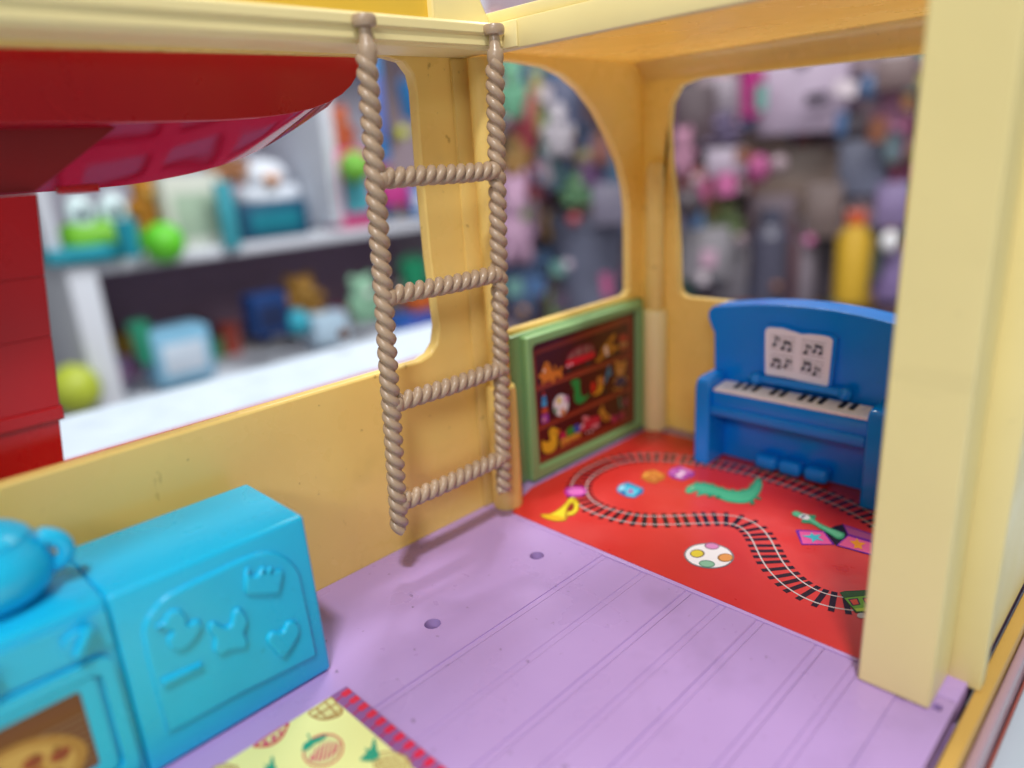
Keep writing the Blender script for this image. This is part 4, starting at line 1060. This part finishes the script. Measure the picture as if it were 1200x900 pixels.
# arched window wall of the far room
bm = bmesh.new()
arch = [(31.3, 11.0), (45.9, 11.08), (46.4, 11.5), (46.42, 17.4)] + [(46.1, 19.3), (45.3, 21.3), (44.1, 23.05), (42.6, 24.8), (40.86, 26.15), (39.2, 26.95), (37.48, 27.4), (34.6, 27.6), (31.3, 27.6)]
plate(bm, 'XZ', [(30.25, -0.6), (48.8, -0.6), (48.8, 28.6), (30.25, 28.6)], [arch], 33.3, 34.0)
obj('arched_wall', bm, YEL, house, bev=0.12)
# end wall behind the piano
bm = bmesh.new()
ew = [(29.2, 10.98), (29.75, 11.2), (29.95, 11.8), (30.05, 15), (30.3, 18), (30.75, 21), (30.9, 23.4), (30.75, 25), (30.0, 26.15), (28.4, 26.5), (9, 26.1), (7.6, 25.6), (7, 24.5), (7, 12), (7.4, 11.2), (8.2, 11)]
plate(bm, 'YZ', [(4.3, -0.6), (33.28, -0.6), (33.28, 28.6), (4.3, 28.6)], [ew], 48.0, 48.7)
obj('end_wall', bm, YEL, house, bev=0.14)
# side wall whose end shows beside the pillar
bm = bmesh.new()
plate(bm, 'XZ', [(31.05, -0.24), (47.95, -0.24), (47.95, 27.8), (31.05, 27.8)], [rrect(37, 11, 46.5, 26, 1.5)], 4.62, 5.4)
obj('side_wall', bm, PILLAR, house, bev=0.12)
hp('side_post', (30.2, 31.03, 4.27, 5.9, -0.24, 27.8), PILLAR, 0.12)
# corner column in two diameters
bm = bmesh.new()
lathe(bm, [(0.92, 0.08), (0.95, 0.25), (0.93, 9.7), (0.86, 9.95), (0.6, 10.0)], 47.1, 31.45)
obj('corner_column', bm, LIT_PALE, house)
bm = bmesh.new()
lathe(bm, [(0.66, 10.01), (0.64, 20.5), (0.5, 21.0), (0.2, 21.2)], 47.1, 31.45)
obj('corner_column', bm, YEL, house)
# ceiling of the far room with coved corners and its lit front edge
hp('ceiling', (30.0, 48.7, 4.3, 33.28, 28.0, 28.75), YEL, 0)


def cove(plane, r, a0, b0, sa, l0, l1):
    """concave quarter-round: corner at (a0, b0), growing towards sa*r and -r"""
    bm = bmesh.new()
    pts = [(a0, b0)] + [(a0 + sa * (r - r * math.sin(t)), b0 - (r - r * math.cos(t))) for t in [math.pi / 2 * k / 8 for k in range(9)]]
    A = [bm.verts.new(emb(plane, p[0], p[1], l0)) for p in pts]
    B = [bm.verts.new(emb(plane, p[0], p[1], l1)) for p in pts]
    bm.faces.new(A)
    bm.faces.new(B[::-1])
    for i in range(len(pts)):
        j = (i + 1) % len(pts)
        bm.faces.new([A[i], A[j], B[j], B[i]])
    return bm


obj('ceiling_cove', cove('XZ', 1.35, 47.98, 27.99, -1, 5.5, 33.2), YEL, house)
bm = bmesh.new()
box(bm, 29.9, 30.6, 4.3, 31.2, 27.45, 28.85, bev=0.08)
obj('ceiling_edge', bm, LIT_PALE, house)
hp('ceiling_lip', (30.15, 31.0, 4.3, 33.2, 28.87, 29.5), LIT_PALE, 0.1)
hp('ceiling_clip', (29.72, 29.88, 28.4, 30.2, 27.5, 28.78), LIT_PALE, 0.06)

# rail over the window wall
bm = bmesh.new()
for x0, x1 in ((-12, 29.7),):
    vs = []
    for x, dz in ((x0, -0.72), (x1, 0.0)):
        for y, z in ((29.35, 27.58), (29.35, 28.08), (29.2, 28.15), (29.2, 28.57), (29.45, 28.72), (33.3, 28.72), (33.3, 27.42), (29.7, 27.42), (29.55, 27.58)):
            vs.append(bm.verts.new((x, y, z + dz)))
    n = 9
    bm.faces.new(vs[:n][::-1])
    bm.faces.new(vs[n:])
    for i in range(n):
        j = (i + 1) % n
        bm.faces.new([vs[i], vs[j], vs[n + j], vs[n + i]])
obj('window_rail', bm, LIT_PALE, house, bev=0.05)
hp('upper_panel', (-12, 26.2, 30.9, 31.5, 28.6, 36), plastic('bright_yellow_plastic', '#ecc94e', 0.4), 0.1)
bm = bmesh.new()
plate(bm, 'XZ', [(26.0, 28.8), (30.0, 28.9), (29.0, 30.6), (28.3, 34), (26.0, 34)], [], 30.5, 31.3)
obj('upper_bracket', bm, LIT_PALE, house, bev=0.1)

# pillar at the right, an open L of two thick plates
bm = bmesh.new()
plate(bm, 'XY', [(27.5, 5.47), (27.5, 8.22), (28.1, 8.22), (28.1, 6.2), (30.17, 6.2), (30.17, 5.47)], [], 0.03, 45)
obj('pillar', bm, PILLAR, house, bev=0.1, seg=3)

# ------------------------------------------------------------------ red roof section leaning outside the big window
roof = thing('red_roof_section', (4, 36, -3), 'dark red roof and wall section of the playhouse outside the big window', 'roof section')
bm = bmesh.new()
plate(bm, 'XZ', [(-14, 24.35), (11.5, 24.35), (16, 24.42), (18, 24.52), (19.6, 24.7), (20.9, 24.94), (22.0, 25.28), (22.8, 25.66), (23.4, 26.1), (23.8, 26.55), (24.05, 27.05), (24.18, 27.6), (24.2, 29.5), (-14, 29)], [], 34.5, 35.1)
obj('roof_fascia', bm, REDP, roof, bev=0.12, seg=3)
bm = bmesh.new()
def smooth_row(P_):
    P_ = [Vector(p) for p in P_]
    out = []
    for i in range(len(P_) - 1):
        p0, p1, p2, p3 = (P_[min(max(i + k, 0), len(P_) - 1)] for k in (-1, 0, 1, 2))
        for j in range(6):
            t = j / 6
            out.append(0.5 * (2 * p1 + (p2 - p0) * t + (2 * p0 - 5 * p1 + 4 * p2 - p3) * t * t + (3 * p1 - p0 - 3 * p2 + p3) * t ** 3))
    return out + [P_[-1]]


N = smooth_row([(0, 35.15, 24.42), (12, 35.15, 24.42), (18, 35.15, 24.58), (21.4, 35.15, 25.1), (23.4, 35.15, 26.1)])
F = smooth_row([(0, 42, 21.7), (9.8, 42, 21.7), (15.1, 41.8, 21.9), (19.6, 39.8, 22.9), (23.1, 36.6, 25.2)])
NN = len(N) - 1
lo = [[bm.verts.new(p) for p in row] for row in (N, F)]
up = [[bm.verts.new((p[0], p[1], p[2] + 0.45)) for p in row] for row in (N, F)]
for i in range(NN):
    bm.faces.new([lo[0][i], lo[0][i + 1], lo[1][i + 1], lo[1][i]])
    bm.faces.new([up[0][i + 1], up[0][i], up[1][i], up[1][i + 1]])
    bm.faces.new([lo[1][i], lo[1][i + 1], up[1][i + 1], up[1][i]])
    bm.faces.new([up[0][i], up[0][i + 1], lo[0][i + 1], lo[0][i]])
bm.faces.new([lo[0][NN], up[0][NN], up[1][NN], lo[1][NN]])
bm.faces.new([up[0][0], lo[0][0], lo[1][0], up[1][0]])
obj('roof_slope', bm, REDG, roof, angle=40)
bm = bmesh.new()
plate(bm, 'XZ', [(-14, 21.75), (8.05, 21.75), (11.85, 24.32), (-14, 24.32)], [], 35.6, 36.0)
obj('gable', bm, plastic('deep_red_plastic', '#8e0b10', 0.4), roof)
wall_rows = [(21.7, 18.43, 8.0, 7.56), (18.41, 15.93, 7.56, 7.24), (15.91, 12.92, 7.24, 6.9), (12.9, 12.32, 6.96, 6.92), (12.3, 9.0, 6.74, 6.35)]
for k, (zt, zb, xt, xb) in enumerate(wall_rows):
    bm = bmesh.new()
    dd = 34.88 if k == 3 else 35.0
    plate(bm, 'XZ', [(-14, zb), (xb, zb), (xt, zt), (-14, zt)], [], dd, 35.5)
    obj('wall_course', bm, REDP, roof, bev=0.04)
bxo('wall_backing', (-14, 6.2, 35.52, 35.8, 9, 21.7), plastic('deep_red_plastic', '#8e0b10'), roof, bev=0)
bxo('hinge_tab', (9.0, 10.6, 35.7, 36.4, 21.6, 21.95), REDP, roof, bev=0.1)
for x in (1.6, 3.9):
    bxo('ledge_rib', (x, x + 0.3, 34.85, 34.98, 12.0, 13.3), REDP, roof, bev=0.08)

# ------------------------------------------------------------------ rope ladder
ladder = thing('rope_ladder', (24.5, 30.2, 1.6), 'taupe moulded plastic rope ladder hanging from the yellow rail', 'ladder')


def strands(bm, a, b, pitch, off, rad, phase=0.0, hand=1):
    a, b = Vector(a), Vector(b)
    L = (b - a).length
    t = (b - a) / L
    u = t.orthogonal().normalized()
    v = t.cross(u)
    n = int(L / pitch * 16)
    for k in (0, math.pi):
        pts = []
        for i in range(n + 1):
            s = L * i / n
            ph = hand * 2 * math.pi * s / pitch + k + phase
            sway = 0.03 * math.sin(s * 0.9 + phase)
            pts.append(a + t * s + u * (off * math.cos(ph) + sway) + v * (off * math.sin(ph)))
        tube(bm, pts, rad, 10)
    tube(bm, [a + t * (L * i / 8) for i in range(9)], off + 0.06, 12)


RT, RB = Vector((28.63, 28.92, 27.92)), Vector((27.8, 29.62, 2.33))
LT, LB = Vector((20.64, 28.92, 27.73)), Vector((19.86, 29.62, 3.06))
for top, bot, ph in ((RT, RB, 0.4), (LT, LB, 1.3)):
    bm = bmesh.new()
    d = (bot - top).normalized()
    strands(bm, top + d * 1.15, bot, 1.36, 0.28, 0.24, ph, -1)
    side = obj('side_rope', bm, ROPE, ladder, angle=60)
    bm = bmesh.new()
    lathe(bm, [(0.3, top.z - 1.5), (0.44, top.z - 1.0), (0.42, top.z - 0.6), (0.3, top.z - 0.5), (0.28, top.z + 0.1), (0.5, top.z + 0.14), (0.55, top.z + 0.25), (0.55, top.z + 0.48), (0.48, top.z + 0.6)], top.x, top.y, 24)
    obj('hook_peg', bm, ROPE, side, angle=50)


def rail_at(T, B, z):
    return T.lerp(B, (T.z - z) / (T.z - B.z))


for k, zc in enumerate((21.37, 15.78, 10.2, 4.56)):
    a, b = rail_at(LT, LB, zc), rail_at(RT, RB, zc)
    dd = (b - a).normalized()
    bm = bmesh.new()
    strands(bm, a + dd * 0.4, b - dd * 0.4, 1.28, 0.27, 0.245, 0.7 * k, -1)
    for e_, f_ in ((a, 1), (b, -1)):
        ball(bm, e_ + dd * 0.3 * f_, 0.42, 0.5, 0.5, 14)
    obj('rung', bm, ROPE, ladder, angle=60)

# ------------------------------------------------------------------ red train rug of the far room
rug = thing('train_rug', (37.5, 19, 0), 'red sticker rug printed with a toy railway, ball and crocodile', 'rug')
bm = bmesh.new()
plate(bm, 'XY', [(28.85, 5.55), (46.55, 5.55), (46.55, 31.0), (46.2, 31.75), (32.6, 31.85), (30.9, 31.3), (29.1, 30.35)], [], 0.006, 0.05)
obj('rug_sheet', bm, RUGM, rug, bev=0.01)
TRACK = [(39.6, 9.3), (40.98, 10.88), (42.4, 12.81), (43.22, 15.23), (43.78, 17.67), (43.97, 20.15), (43.9, 22.76), (43.5, 25.2), (42.5, 27.42), (41.45, 28.95), (40.67, 29.6), (39.68, 30.05), (38.47, 30.31), (36.99, 30.33), (35.99, 30.11), (34.99, 29.69), (34.19, 29.09), (33.37, 28.25), (32.89, 27.37), (32.72, 26.52), (32.71, 25.45), (32.9, 24.39), (33.19, 23.43), (33.57, 22.75), (34.43, 21.87), (35.18, 21.05), (35.95, 20.24), (36.6, 19.51), (36.98, 18.88), (37.0, 18.17), (36.6, 17.34), (35.8, 16.55), (34.8, 15.8), (33.9, 15.15), (33.1, 14.25), (32.55, 13.4), (32.24, 12.6), (32.13, 12.0), (32.17, 11.4), (32.34, 10.83), (32.62, 10.3), (33.07, 9.65), (33.6, 8.95), (34.2, 8.2)]


def open_curve(P_, n=8):
    out = []
    for i in range(len(P_) - 1):
        p0, p1, p2, p3 = (Vector((*P_[min(max(i + k, 0), len(P_) - 1)], 0)) for k in (-1, 0, 1, 2))
        for j in range(n):
            t = j / n
            out.append(0.5 * (2 * p1 + (p2 - p0) * t + (2 * p0 - 5 * p1 + 4 * p2 - p3) * t * t + (3 * p1 - p0 - 3 * p2 + p3) * t ** 3))
    return out


for _ in range(2):   # even the hand-read points out
    TRACK = [TRACK[0]] + [tuple((TRACK[i - 1][k] + 2 * TRACK[i][k] + TRACK[i + 1][k]) / 4 for k in (0, 1)) for i in range(1, len(TRACK) - 1)] + [TRACK[-1]]
cur = open_curve(TRACK)
lay, acc, last = [], 0.0, None
for i in range(1, len(cur) - 1):
    acc += (cur[i] - cur[i - 1]).length
    if acc >= 0.62:
        acc -= 0.62
        t = (cur[i + 1] - cur[i - 1]).normalized()
        nn = Vector((-t.y, t.x, 0))
        q = [cur[i] + nn * 0.9 - t * 0.15, cur[i] + nn * 0.9 + t * 0.15, cur[i] - nn * 0.9 + t * 0.15, cur[i] - nn * 0.9 - t * 0.15]
        lay.append(('#2a1622', 'p', [(v.x, v.y) for v in q]))
bmh = 0.058
printed('track_sleepers', lay, 'XY', bmh, 0.0, rug)
for sgn, nm in ((1, 'track_line'), (-1, 'track_line')):
    lay = []
    off = []
    for i in range(1, len(cur) - 1):
        t = (cur[i + 1] - cur[i - 1]).normalized()
        nn = Vector((-t.y, t.x, 0))
        off.append((cur[i] + nn * (0.52 * sgn - 0.042), cur[i] + nn * (0.52 * sgn + 0.042)))
    for (a, b), (c, e) in zip(off, off[1:]):
        lay.append(('#c9bfc2', 'p', [(a.x, a.y), (c.x, c.y), (e.x, e.y), (b.x, b.y)]))
    printed(nm, lay, 'XY', bmh + 0.006, 0.0, rug)
for k, nm, lb in (('ball', 'printed_ball', 'printed white ball with coloured spots'), ('croc', 'printed_crocodile', 'printed green toy crocodile'), ('block_blue', 'printed_block', 'printed blue letter A block'), ('block_orange', 'printed_block', 'printed orange letter D block'), ('block_purple', 'printed_block', 'printed purple number 2 block'), ('disc', 'printed_disc', 'printed pink disc on the track'), ('trumpet', 'printed_trumpet', 'printed yellow toy trumpet'), ('springbox', 'printed_spring_box', 'printed pink box with a green snake springing out'), ('train', 'printed_train', 'printed green toy train carriage')):
    printed(nm, P[k], 'XY', bmh + 0.012, 0.003, rug, lb)

# ------------------------------------------------------------------ fruit mat by the oven
mat_ = thing('fruit_mat', (6.5, 16, 0.02), 'pale yellow sticker mat printed with tomatoes and pineapples beside the oven', 'mat')
bm = bmesh.new()
box(bm, -6, 11.97, 8, 24.66, 0.03, 0.06)
obj('mat_sheet', bm, MATM, mat_)
bm = bmesh.new()
box(bm, 11.97, 12.8, 8, 24.68, 0.03, 0.06)
obj('mat_border', bm, MATP, mat_)
lay = []
yy = 24.5
while yy > 9:
    lay.append(('#cf2448', 'p', [(12.36, yy - 0.02), (12.78, yy - 0.0), (12.78, yy - 0.36), (12.36, yy - 0.38)]))
    lay.append(('#b02a58', 'p', [(12.0, yy - 0.22), (12.36, yy - 0.14), (12.36, yy - 0.26), (12.0, yy - 0.3)]))
    yy -= 0.637
printed('border_tabs', lay, 'XY', 0.066, 0.0, mat_)
for k, nm, lb in (('print_tomato', 'printed_tomato', 'whole printed tomato'), ('print_tomato_b', 'printed_tomato', 'printed tomato cut off by the edge of the mat'), ('print_pine', 'printed_pineapple', 'printed pineapple at the corner of the mat'), ('print_pine_b', 'printed_pineapple', 'printed pineapple with green leaves beside the border'), ('print_pine_c', 'printed_pineapple', 'printed pineapple nearest the oven door')):
    printed(nm, P[k], 'XY', 0.066, 0.003, mat_, lb)

# ------------------------------------------------------------------ green panel with the printed toy shelf
pn = thing('green_shelf_panel', (40, 32.5, 0), 'green framed wall panel printed with a brown toy bookcase', 'wall panel')
bm = bmesh.new()
plate(bm, 'XZ', [(33.1, 0.12), (46.55, 0.1), (46.55, 10.62), (33.1, 10.58)], [[(33.85, 0.98), (45.7, 0.78), (45.78, 9.95), (45.6, 10.02), (33.95, 9.92), (33.7, 9.7)]], 32.1, 32.75)
obj('frame', bm, GREEN, pn, bev=0.14, seg=3)
bxo('back_plate', (31.9, 47.4, 32.77, 33.25, 0.05, 10.72), GREEN, pn, bev=0.08)
pic = [('#5e2018', 'p', [(33.6, 0.6), (45.9, 0.6), (45.9, 10.1), (33.6, 10.1)]),
       ('#8a3a24', 'p', [(33.95, 1.0), (45.45, 0.95), (45.45, 9.72), (33.95, 9.4)]),
       ('#4a1a14', 'p', [(34.28, 1.5), (44.95, 1.5), (44.95, 9.25), (34.28, 9.08)]),
       ('#80301e', 'p', [(34.28, 6.5), (44.95, 6.42), (44.95, 6.75), (34.28, 6.95)]), ('#96422a', 'p', [(34.28, 6.5), (44.95, 6.42), (44.95, 6.56), (34.28, 6.7)]),
       ('#80301e', 'p', [(34.28, 3.58), (44.95, 3.66), (44.95, 4.02), (34.28, 3.95)]), ('#96422a', 'p', [(34.28, 3.58), (44.95, 3.66), (44.95, 3.82), (34.28, 3.74)]),
       ('#80301e', 'p', [(34.28, 1.2), (44.95, 1.1), (44.95, 1.55), (34.28, 1.62)])]
printed('printed_bookcase', pic, 'XZ', 32.5, -0.004, pn)
for k, nm in (('toy_teddy', 'printed_teddy'), ('toy_bus', 'printed_bus'), ('toy_tiger', 'printed_tiger'), ('toy_popbox', 'printed_toy_box'), ('toy_digger', 'printed_digger'), ('toy_bear', 'printed_bear'), ('toy_stack', 'printed_stacking_blocks'), ('toy_ball', 'printed_ball'), ('toy_dino', 'printed_dinosaur'), ('toy_duck', 'printed_duck'), ('toy_wagons', 'printed_wagons'), ('toy_plane', 'printed_plane'), ('toy_horn', 'printed_horn'), ('toy_flowers', 'printed_flowers')):
    printed(nm, P[k], 'XZ', 32.46, -0.004, pn)

# ------------------------------------------------------------------ blue piano
pi_ = thing('toy_piano', (45.4, 19, 0.06), 'blue toy upright piano with printed sheet music against the end wall', 'piano')
half = [(25.2, 0.08), (25.22, 6.4), (25.32, 9.2), (25.62, 9.75), (25.84, 10.3), (25.8, 10.75), (25.5, 11.08), (24.6, 11.2), (23.6, 11.36), (22.4, 11.53), (20.6, 11.68), (18.97, 11.72)]
outl = half + [(37.94 - a, b) for a, b in reversed(half[:-1])]
bm = bmesh.new()
plate(bm, 'YZ', outl, [], 45.4, 47.75)
obj('upright_body', bm, BLUE, pi_, bev=0.16, seg=3)
for y0, y1, k in ((24.2, 25.3, 0), (12.64, 13.74, 1)):
    bm = bmesh.new()
    plate(bm, 'XZ', [(42.9, 0.08), (45.6, 0.08), (45.6, 6.55), (43.5, 6.5), (43.1, 6.35), (42.9, 5.95)], [], y0, y1)
    obj('arm', bm, BLUE, pi_, bev=0.14, seg=3)
bxo('key_bed', (43.22, 45.38, 13.76, 24.18, 4.3, 5.62), BLUE, pi_, bev=0.08)
bxo('key_rail', (42.98, 43.6, 13.76, 24.18, 3.95, 4.68), BLUE, pi_, bev=0.14, seg=3)
# ledge with two round ends under the music
bxo('music_ledge', (44.55, 45.38, 15.7, 21.75, 6.35, 6.85), BLUE, pi_, bev=0.2, seg=3)
for y in (15.75, 21.7):
    bm = bmesh.new()
    ball(bm, (44.7, y, 6.6), 0.44)
    obj('ledge_knob', bm, BLUE, pi_)
# book-shaped stand and its paper face
face = P['bookface'][0][2]
cxb = sum(a for a, b in face) / len(face)
czb = sum(b for a, b in face) / len(face)
big = [(cxb + (a - cxb) * 1.1, czb + (b - czb) * (1.12 if b > czb else 1.0)) for a, b in face]
bm = bmesh.new()
plate(bm, 'YZ', big, [], 44.96, 45.5)
st = obj('music_stand', bm, BLUE, pi_, bev=0.1, seg=3)
bm = bmesh.new()
plate(bm, 'YZ', face, [], 44.9, 44.965)
pg = obj('sheet_music', bm, PAPER, pi_, bev=0.02)
printed('printed_notes', P['music'], 'YZ', 44.893, -0.0012, pg)
kw = (24.12 - 13.8) / 16


def key(name, y0, y1, x0, x1, zt, h_, m, bv):
    bm = bmesh.new()
    box(bm, x0, x1, y0, y1, zt - h_, zt, bev=bv, seg=1)
    for v in bm.verts:
        v.co.z += (v.co.x - 43.3) * 0.09
    return obj(name, bm, m, pi_)


for i in range(16):
    y1 = 24.12 - kw * i
    key('white_key', y1 - kw + 0.012, y1 - 0.012, 43.3, 45.0, 5.84, 0.2, WKEY, 0.012)
for b in (2, 3, 4, 6, 7, 9, 10, 11, 13, 14):
    yc = 24.12 - kw * b
    key('black_key', yc - 0.17, yc + 0.17, 43.95, 45.0, 5.9, 0.1, BKEY, 0.02)
for y in (20.6, 18.9, 17.1):
    bm = bmesh.new()
    box(bm, 44.2, 45.5, y - 0.82, y + 0.82, 0.2, 1.25, bev=0.38, seg=5)
    obj('pedal', bm, BLUE, pi_)

# ------------------------------------------------------------------ sky blue oven and cupboard block
ov = thing('toy_oven', (4, 29, 0.06), 'sky blue toy oven and cupboard block with moulded shapes on the front', 'oven')
bm = bmesh.new()
box(bm, -12, 5.005, 26.25, 31.4, 0.06, 7.98, bev=0.16, seg=4)
obj('cooker_body', bm, CYAN, ov)
bm = bmesh.new()
box(bm, 5.02, 12.85, 26.2, 31.4, 0.06, 8.02, bev=0.2, seg=4)
for v in bm.verts:
    if v.co.x > 12:
        v.co.x += (8 - v.co.z) * 0.02
obj('cupboard_body', bm, CYAN, ov)


def relief(name, pts, kind, h_, parent, y=26.2, bv=0.06):
    """a soft raised shape: walls up to the shoulder, then a rounded edge to a flat top"""
    p = spline(pts, 5) if kind == 's' else list(pts)
    if area2(p) < 0:
        p.reverse()
    n = len(p)
    bm = bmesh.new()
    rings = []
    for off, dy in ((-0.03, -0.02), (0.0, h_ * 0.35), (bv * 0.3, h_ * 0.75), (bv, h_), (bv * 1.6, h_)):
        ring = []
        for i in range(n):
            a, c = Vector(p[i - 1]), Vector(p[(i + 1) % n])
            t = (c - a).normalized()
            ring.append(bm.verts.new((p[i][0] - t.y * off, y - dy, p[i][1] + t.x * off)))
        rings.append(ring)
    for a, c in zip(rings, rings[1:]):
        for i in range(n):
            bm.faces.new([a[i], a[(i + 1) % n], c[(i + 1) % n], c[i]])
    for t in tessellate_polygon([[Vector((v.co.x, v.co.z, 0)) for v in rings[-1]]]):
        try:
            bm.faces.new([rings[-1][k] for k in t])
        except ValueError:
            pass
    return obj(name, bm, CYAN, parent, angle=70)


dr = relief('cupboard_panel', P['cupboard_panel'][0][2], 'p', 0.14, ov, bv=0.1)
for k in ('duck_relief', 'butterfly_relief', 'heart_relief', 'hand_relief', 'bar_relief'):
    c_, kd, pts = P[k][0]
    relief(k, pts, kd, 0.17, dr, y=26.06, bv=0.07)
# oven door: raised frame, inner frame, window with the printed pizza
bm = bmesh.new()
plate(bm, 'XZ', rrect(-10, 0.7, 4.72, 6.0, 0.5), [rrect(-9.4, 1.25, 4.26, 5.45, 0.25)], 26.02, 26.27)
door = obj('oven_door', bm, CYAN, ov, bev=0.14, seg=3)
bm = bmesh.new()
plate(bm, 'XZ', rrect(-9.3, 1.35, 4.06, 5.4, 0.2), [rrect(-8.8, 1.8, 3.52, 5.1, 0.15)], 26.08, 26.26)
obj('door_inner_frame', bm, CYAN, door, bev=0.1, seg=3)
pz = [('#6a3426', 'p', [(-8.9, 1.7), (3.6, 1.7), (3.6, 5.2), (-8.9, 5.2)]),
      ('#6e3a20', 'p', [(-8.9, 4.5), (3.6, 4.2), (3.6, 4.45), (-8.9, 4.75)])]
for k in range(9):
    z = 1.8 + 0.28 * k
    pz.append(('#8a6a58', 'p', [(-8.9, z), (3.6, z), (3.6, z + 0.07), (-8.9, z + 0.07)]))


def oval(cx, cz, rx, rz, wob=0.04, n=14):
    return [(cx + rx * math.cos(6.283 * k / n) * (1 + random.uniform(-wob, wob)), cz + rz * math.sin(6.283 * k / n) * (1 + random.uniform(-wob, wob))) for k in range(n)]


pz += [('#a87a40', 's', oval(1.0, 2.75, 2.3, 1.5)), ('#c29a58', 's', oval(1.0, 2.75, 1.95, 1.22)), ('#b88a48', 's', oval(0.6, 2.5, 1.5, 0.9, 0.1))]
prn = random.Random(5)
for k in range(11):
    a, q = k * 2.4, 0.35 + 1.3 * math.sqrt((k + 0.5) / 11)
    cx, cz, r = 1.0 + q * math.cos(a) * 1.05, 2.75 + q * math.sin(a) * 0.62, prn.uniform(0.22, 0.34)
    pz.append(('#98402e', 's', oval(cx, cz, r, r * 0.75, 0.12, 10)))
    pz.append(('#84362a', 's', oval(cx + 0.03, cz - 0.03, r * 0.6, r * 0.42, 0.15, 8)))
for k in range(14):
    cx, cz, r = 1.0 + prn.uniform(-1.5, 1.5), 2.75 + prn.uniform(-0.8, 0.8), prn.uniform(0.07, 0.14)
    pz.append((prn.choice(('#6a4a22', '#7c5a2c', '#d0b070')), 's', oval(cx, cz, r, r * 0.7, 0.1, 8)))
printed('printed_pizza', pz, 'XZ', 26.17, -0.002, door)
# control strip with its knobs
bm = bmesh.new()
plate(bm, 'XZ', rrect(-11.6, 6.2, 4.9, 7.66, 0.1), [], 26.16, 26.3)
obj('control_strip', bm, CYAN, ov, bev=0.06)
for cx in (3.95, 1.0, -1.6):
    bm = bmesh.new()
    pts = [(cx + 0.55 * math.cos(a), 6.95 + 0.42 * math.sin(a)) for a in [6.283 * k / 24 for k in range(24)]]
    plate(bm, 'XZ', pts, [], 25.92, 26.2)
    kb = obj('knob', bm, CYAN, ov, bev=0.08)
    bm = bmesh.new()
    tube(bm, [(cx - 0.25, 25.86, 6.52), (cx - 0.02, 25.8, 6.92), (cx + 0.34, 25.86, 7.42)], 0.16, 10)
    obj('knob_grip', bm, CYAN, kb)

# ------------------------------------------------------------------ teapot on the oven
tp = thing('toy_teapot', (2.3, 29.2, 7.97), 'sky blue toy teapot standing on top of the oven', 'teapot')
bm = bmesh.new()
lathe(bm, [(1.25, 7.98), (1.4, 8.02), (1.85, 8.4), (2.05, 8.95), (2.06, 9.4), (1.9, 9.9), (1.6, 10.2), (1.55, 10.3)], 2.3, 29.2, 48)
obj('pot', bm, CYAN, tp)
bm = bmesh.new()
lathe(bm, [(1.5, 10.28), (1.52, 10.4), (1.25, 10.62), (0.8, 10.85), (0.3, 10.95)], 2.3, 29.2, 40)
lid = obj('lid', bm, CYAN, tp)
bm = bmesh.new()
ball(bm, (2.3, 29.2, 11.2), 0.36)
obj('lid_knob', bm, CYAN, lid)
hd = Vector((0.93, -0.36, 0))
bm = bmesh.new()
ctr = Vector((2.3, 29.2, 9.45))
tube(bm, [ctr + hd * (1.78 + 0.72 * math.sin(a)) + Vector((0, 0, 0.62 * math.cos(a))) for a in [0.05 + 3.0 * k / 16 for k in range(17)]], [0.34 - 0.006 * k for k in range(17)], 12)
obj('handle', bm, CYAN, tp)
bm = bmesh.new()
tube(bm, [ctr - hd * (1.7 + 0.5 * k / 4) + Vector((0, 0, -0.3 + 0.3 * k)) for k in range(5)], [0.6, 0.5, 0.42, 0.36, 0.34], 12)
obj('spout', bm, CYAN, tp)
